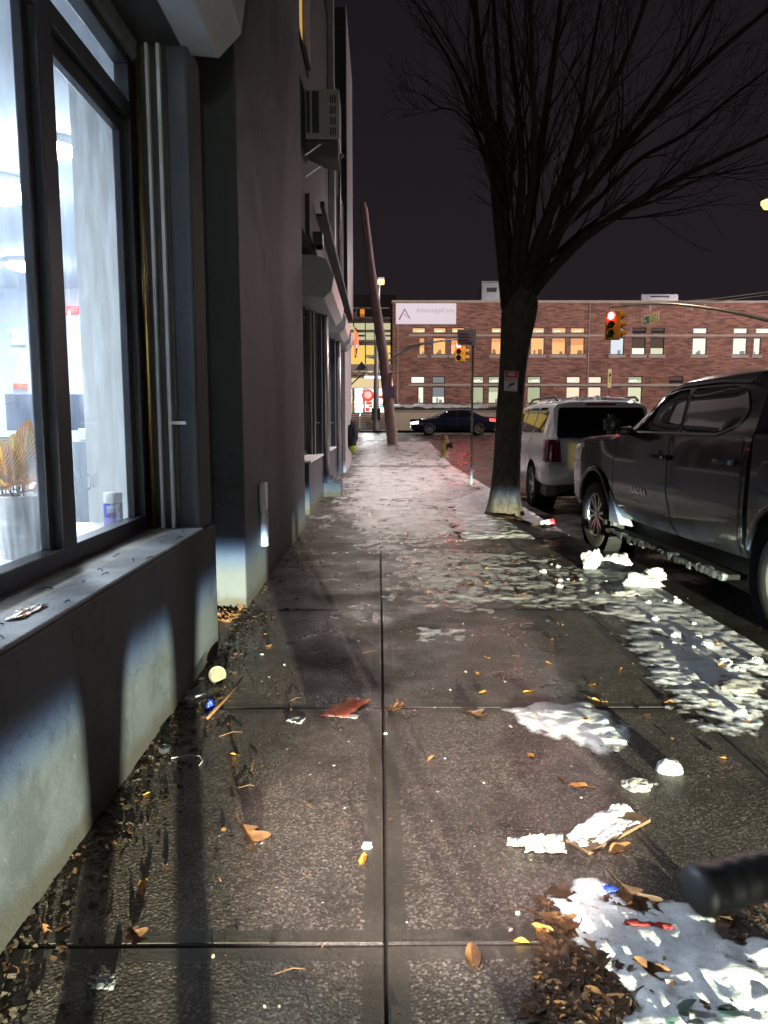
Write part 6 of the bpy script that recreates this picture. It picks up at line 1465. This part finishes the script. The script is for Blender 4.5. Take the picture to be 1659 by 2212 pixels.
# flattened orange wrapper and paper slip on the joint
sheetlet('orange_wrapper', [G(690, 1548), G(752, 1550), G(803, 1512), G(735, 1510)], M['orange'], 'flattened red orange wrapper lying on the cross joint', 'wrapper', 14, 8, .016, .004, 5, lambda u, v: not (u < .2 and v > .5))
sheetlet('paper_slip', [G(706, 1548), G(770, 1554), G(778, 1546), G(690, 1538)], M['sign_white'], 'white torn edge of paper under the orange wrapper', 'paper', 8, 4, .008, .003, 8)
sheetlet('receipt', [G(618, 1560), G(650, 1566), G(662, 1552), G(622, 1546)], mat('grey_paper', (.4, .39, .42), None, .7), 'small grey paper slip left of the orange wrapper', 'paper', 8, 6, .01, .003, 9)
sheetlet('foil_scrap', [G(195, 2140), G(245, 2140), G(256, 2112), G(192, 2112)], mat('dull_foil', (.25, .25, .27), None, .4, .5), 'dull grey torn scrap in the shadow by the bottom edge', 'scrap', 10, 6, .012, .003, 12, lambda u, v: u+v < 1.6)
sheetlet('red_straw_wrapper', [Gh(1345, 2002, .0), Gh(1450, 2018, .0), Gh(1452, 2010, .0), Gh(1350, 1992, .0)], M['redw'], 'twisted red plastic wrapper on the bottom right snow', 'wrapper', 14, 3, .010, .003, 17)
lump('blue_scrap', Gh(1318, 1932, .01), (.018, .012, .012), 9, M['blue'], 'small blue foil scrap by the bottom right snow', 'wrapper', sharp=.5, flat=.8)
lump('white_crumb', G(566, 1414), (.012, .009, .008), 19, M['clean_snow'], 'white crumb on the dark flag near the wall', 'crumb', sharp=.3, flat=.8)
# carton by the tree
p = G(1183, 1143); cn2 = thing('drink_carton', 'white and red crushed drink can in the snow near the tree', 'can', p)
rot = Matrix.Rotation(R(78), 4, 'Y') @ Matrix.Rotation(R(10), 4, 'X')
for nm, pr, mm_ in (('body', [(.052, -.09), (.055, -.085), (.055, .03)], M['sign_white']), ('red_end', [(.0555, .03), (.0555, .075), (.045, .09)], M['red_paint'])):
    mb = MB().lathe(pr, 20); mb.v = [rot @ q+V((0, 0, .075)) for q in mb.v]; mb.build(nm, mm_, cn2, smooth=50, local=True)
# green leaves in the snow at the bottom right
for k in range(5):
    a, b = random.choice([(1505, 2155), (1530, 2175), (1560, 2190), (1490, 2200), (1600, 2120), (1450, 2205)]); p = G(a+random.gauss(0, 10), b+random.gauss(0, 8)); p.z = snow_h(p.x, p.y)+.005
    d = V((random.uniform(-1, 1), random.uniform(-1, 1), .5)).normalized(); leafblade('green_sprig', p-V((0, 0, .01)), p+d*.06, .016, None, M['greenery'], nseg=8); o = C.objects[-1]
    tag(o, 'dark green leaf poking out of the bottom right snow', 'leaf', 'green leaves poking out of the snow')
# snack wrapper on the window sill
w0 = [on(a, b, 2, ZS+.004) for a, b in ((8, 1344), (50, 1338), (104, 1308), (62, 1312))]
sn = sheetlet('snack_wrapper', w0, mat('snack_foil', (.55, .30, .14), (.70, .70, .74), .3, .5, vscale=26, bump=.3), 'crumpled foil snack wrapper lying on the stone window sill', 'wrapper', 16, 8, .014, .004, 23)
for k in range(14):
    y = random.uniform(2.0, 4.15); p = V((random.uniform(-1.2, -1.02), y, ZS+.006)); q = p+V((random.uniform(-.05, .05), random.uniform(-.08, .08), .004))
    twig('twig', [p, p.lerp(q, .5)+V((.004, .004, .006)), q], .0022, M['black'], 'thin dark twig lying on the window sill', 'twig', 'dark twigs on the window sill')
# handlebar grip reaching into the lower right corner
hg = thing('bicycle', 'bicycle with black rubber handlebar grip reaching in at the lower right', 'bicycle', (.8, .55, 0))
def cam(px, py, d): return EYE+ray(px, py)*d
g0, g1, g2_ = cam(1497, 1928, .50), cam(1690, 1880, .52), cam(1960, 1815, .56)
dgr = (g1-g0).normalized()
gp_ = [g0, g0+dgr*.003, g0+dgr*.008, g0+dgr*.014]; gr_ = [.012, .0165, .0172, .016]
for q in range(14): b0 = .018+q*.0135; gp_ += [g0+dgr*b0, g0+dgr*(b0+.002), g0+dgr*(b0+.004), g0+dgr*(b0+.011)]; gr_ += [.0160, .0152, .0152, .0160]
MB().tube(gp_, gr_, 28).build('grip', M['black'], hg, smooth=60)
hc = g0+dgr*.34; MB().tube([g0+dgr*.1, hc], .011, 14).build('handlebar', M['darksteel'], hg, smooth=60)
gx = V((hc.x, hc.y+.05, .33)); ftb = MB(); ftb.tube([hc, hc+V((0, -.03, -.28)), gx+V((0, .10, 0))], [.016, .018, .014], 12); ftb.build('fork', M['darksteel'], hg, smooth=60)
MB().box((.41, .15, .17), (.60, .50, .82)).build('shadow_box', M['black'], hg, bevel=.02)  # unseen box added to cast the dark wedge on the flags
wh = MB(); wc = gx+V((0, .10, 0)); pts = [wc+V((0, .30*math.cos(a), .30*math.sin(a))) for a in [2*math.pi*k/40 for k in range(41)]]; wh.tube(pts, .022, 8); wh.build('wheel', M['rubber'], hg, smooth=180)
# ============================================================ PHOTOGRAPHER (casts the long shadows from the assumed headlight behind)
def person():
    t = thing('person', 'person in dark clothes standing behind the viewpoint holding up a phone', 'person', (-.005, -.42, 0))
    J = {'pel': (0, -.02, .95, .13), 'chest': (0, 0, 1.32, .145), 'neck': (0, .02, 1.5, .06), 'head': (0, .04, 1.62, .095), 'top': (0, .04, 1.72, .075)}
    for s, n in ((-1, 'l'), (1, 'r')):
        J['hip'+n] = (s*.10, -.02, .90, .095); J['kne'+n] = (s*.115, .01, .50, .056); J['ank'+n] = (s*.115, -.02, .09, .04); J['toe'+n] = (s*.125, .15, .045, .038)
        J['sho'+n] = (s*.19, 0, 1.42, .06); J['elb'+n] = (s*.23, .08, 1.17, .045); J['wri'+n] = (s*.07, .27, 1.33, .032); J['han'+n] = (s*.045, .32, 1.38, .03)
    E_ = [('pel', 'chest'), ('chest', 'neck'), ('neck', 'head'), ('head', 'top')]
    for n in 'lr': E_ += [('pel', 'hip'+n), ('hip'+n, 'kne'+n), ('kne'+n, 'ank'+n), ('ank'+n, 'toe'+n), ('chest', 'sho'+n), ('sho'+n, 'elb'+n), ('elb'+n, 'wri'+n), ('wri'+n, 'han'+n)]
    ks = list(J); me = bpy.data.meshes.new('clothed_body'); me.from_pydata([J[k][:3] for k in ks], [(ks.index(a), ks.index(b)) for a, b in E_], [])
    o = bpy.data.objects.new('clothed_body', me); C.objects.link(o); sk = o.modifiers.new('skin', 'SKIN')
    for i, k in enumerate(ks): me.skin_vertices[0].data[i].radius = (J[k][3], J[k][3]); me.skin_vertices[0].data[i].use_root = (k == 'pel')
    ss_ = o.modifiers.new('s', 'SUBSURF'); ss_.levels = ss_.render_levels = 1; me.materials.append(M['bluefab']); o.parent = t
    return t
person()

# ============================================================ LIGHT
def lamp(name, kind, loc, power, color, size=.1, **kw):
    l = bpy.data.lights.new(name, kind); l.energy = power; l.color = color
    if kind == 'AREA': l.size = size
    else: l.shadow_soft_size = size
    o = bpy.data.objects.new(name, l); C.objects.link(o); o.location = loc
    for k, v in kw.items(): setattr(l, k, v)
    return o
HL = (2.68, -10.0, .72)
hl = lamp('assumed_headlight', 'POINT', HL, 88000, (.94, 1, .86), .05)  # unseen headlight assumed from the low light on wall and flags
l = hl.data; l.use_nodes = True; nt = l.node_tree; em = nt.nodes.get('Emission') or nt.nodes.new('ShaderNodeEmission')
geo = nt.nodes.new('ShaderNodeTexCoord'); sx = nt.nodes.new('ShaderNodeSeparateXYZ'); nt.links.new(geo.outputs['Normal'], sx.inputs[0])
def mth(op, a, b=0.0):
    x = nt.nodes.new('ShaderNodeMath'); x.operation = op
    for i, v in ((0, a), (1, b)):
        if hasattr(v, 'is_output'): nt.links.new(v, x.inputs[i])
        else: x.inputs[i].default_value = v
    return x.outputs[0]
# beam pattern of a low-beam lamp: sharp horizontal cut-off with a blue fringe
zc = mth('MULTIPLY', sx.outputs[2], HLSIGN if 'HLSIGN' in globals() else 1.0)
rp = nt.nodes.new('ShaderNodeValToRGB'); mr = nt.nodes.new('ShaderNodeMapRange'); mr.inputs['From Min'].default_value = -.06; mr.inputs['From Max'].default_value = 0.0; nt.links.new(zc, mr.inputs['Value']); nt.links.new(mr.outputs[0], rp.inputs['Fac'])
e = rp.color_ramp.elements
stops = [(0.0, (.7, .68, .56)), (.2, (.8, .77, .64)), (.36, (1, .97, .80)), (.52, (1, .98, .80)), (.65, (.55, .68, .85)), (.73, (.14, .19, .34)), (.80, (.009, .010, .014)), (1.0, (.005, .005, .0055))]
while len(e) < len(stops): e.new(.5)
for q, (p_, c_) in zip(e, stops): q.position = p_; q.color = (*c_, 1)
nt.links.new(rp.outputs['Color'], em.inputs['Color']); em.inputs['Strength'].default_value = 1.0
# street lamps seen or assumed, plus added fill lights
lamp('far_lamp_or_fill', 'POINT', (lp.x+1.5, lp.y-6, lp.z-.1), 1700, (1, .86, .82), .3)  # far corner lamp's light, shifted out over the street
lamp('far_lamp_or_fill', 'POINT', (14, 38, 9.5), 3000, (1, .87, .87), .3)  # bodiless point added to light the brick facade
lamp('far_lamp_or_fill', 'POINT', (27, 40, 9.5), 3300, (1, .86, .86), .3)  # second added point without a lamp body, also for the facade
RL = P(1664, 434, 27)
rlm = thing('street_lamp', 'glowing warm street lamp head cut off by the right frame edge', 'street lamp', RL)
MB().box((RL.x-.1, RL.y-.3, RL.z+.02), (RL.x+.6, RL.y+.3, RL.z+.16)).build('housing', M['galv'], rlm, bevel=.04)
MB().lathe([(.001, -.3), (.2, -.25), (.3, -.1), (.3, .0)], 20, RL, cap=False).build('lens', emis('lamp_right', (1, .62, .22), 2.8), rlm, smooth=180)
MB().tube([RL+V((.5, 0, .1)), RL+V((2.5, 0, .5)), RL+V((3.0, 0, -1)), V((RL.x+3.0, RL.y, 0))], [.05, .06, .08, .12], 10).build('pole', M['galv'], rlm, smooth=60)
lamp('right_street_light', 'SPOT', RL+V((0, 0, -.3)), 1500, (1, .75, .5), .25, spot_size=R(170), spot_blend=.5)
lamp('assumed_rear_light', 'SPOT', (4.45, -16.7, 8.5), 1300, (.90, .95, 1), .25, spot_size=R(170), spot_blend=.5)  # unseen street lamp assumed behind the viewpoint
lamp('curb_fill_spot', 'SPOT', (2.6, 16.0, 11.3), 2600, (1, .88, .88), .25, spot_size=R(76), spot_blend=.6)  # unseen spot added to brighten the SUV and icy sidewalk
lamp('side_fill_spot', 'SPOT', (14.5, 23, 9.5), 9000, (1, .82, .80), .25, spot_size=R(62), spot_blend=.6).rotation_euler = (V((2.5, 20, 0))-V((14.5, 23, 9.5))).to_track_quat('-Z', 'Y').to_euler()  # bodiless spot added to lift the far ice and SUV
for nm, c, e_ in (('signal_glow', c1, 260), ('signal_glow', c2, 420)):
    lamp(nm, 'SPOT', V(c)+V((0, -.8, .34)), e_, (1, .05, .06), .1, spot_size=R(120), spot_blend=.8).rotation_euler = (R(-72), 0, 0)
lamp('canopy_light', 'AREA', Q(*zA(385, 1225), 50.6), 700, (.95, .98, 1), 1.0)
TLM = lamp('tailgate_fill_light', 'POINT', TO+Matrix.Rotation(TH, 3, 'Z') @ V((-.62, 1.08, 1.0)), 26, (1, .80, .16), .03)  # unseen lamp added to cast the amber patch on the SUV tailgate
l = TLM.data; l.use_nodes = True; nt = l.node_tree; em = nt.nodes.get('Emission')
tc2 = nt.nodes.new('ShaderNodeTexCoord'); sx = nt.nodes.new('ShaderNodeSeparateXYZ'); nt.links.new(tc2.outputs['Normal'], sx.inputs[0])
def band(v, lo_, hi_):
    m_ = nt.nodes.new('ShaderNodeMapRange'); m_.inputs['From Min'].default_value = lo_; m_.inputs['From Max'].default_value = hi_; nt.links.new(v, m_.inputs['Value']); return m_.outputs[0]
k_ = mth('MULTIPLY', mth('MULTIPLY', band(sx.outputs[2], -.115, -.095), band(sx.outputs[2], .085, .07)), mth('MULTIPLY', band(sx.outputs[0], .09, .12), band(sx.outputs[1], .2, .4)))
nt.links.new(k_, em.inputs['Strength'])
sl = lamp('pool_fill_spot', 'SPOT', (-.75, -.7, 3.3), 2100, (1, .84, .76), .06, spot_size=R(19), spot_blend=.5); sl.rotation_euler = (V((.20, 2.55, 0))-V((-.75, -.7, 3.3))).to_track_quat('-Z', 'Y').to_euler()  # unseen spot added to throw a pale pool on the flags
# night sky: city glow, no sun
w = bpy.data.worlds.new('World'); sc.world = w; w.use_nodes = True; nt = w.node_tree; bg = nt.nodes['Background']
tc = nt.nodes.new('ShaderNodeTexCoord'); sx = nt.nodes.new('ShaderNodeSeparateXYZ'); nt.links.new(tc.outputs['Generated'], sx.inputs[0])
rp = nt.nodes.new('ShaderNodeValToRGB'); nt.links.new(sx.outputs[2], rp.inputs['Fac']); e = rp.color_ramp.elements
e[0].position = 0.0; e[0].color = (.0195, .0155, .0182, 1); e[1].position = .62; e[1].color = (.0085, .0065, .0085, 1)
nt.links.new(rp.outputs['Color'], bg.inputs['Color']); bg.inputs['Strength'].default_value = 1.0

# ============================================================ CAMERA
cd = bpy.data.cameras.new('camera'); co = bpy.data.objects.new('camera', cd); C.objects.link(co); sc.camera = co
cd.sensor_fit = 'HORIZONTAL'; cd.sensor_width = 36; cd.lens = 36*F_PX/1659; cd.clip_end = 1500; cd.clip_start = .02
co.location = EYE; co.rotation_euler = (R(90)-PITCH, 0, -YAW)
cd.dof.use_dof = True; cd.dof.focus_distance = 6.0; cd.dof.aperture_fstop = 11
sc.view_settings.view_transform = 'Standard'; sc.view_settings.look = 'None'; sc.view_settings.exposure = 0; sc.view_settings.gamma = 1
sc.cycles.use_denoising = True; sc.cycles.max_bounces = 6; sc.cycles.transparent_max_bounces = 12; sc.cycles.sample_clamp_indirect = 4; sc.cycles.use_light_tree = True
sc.cycles.caustics_reflective = False; sc.cycles.caustics_refractive = False
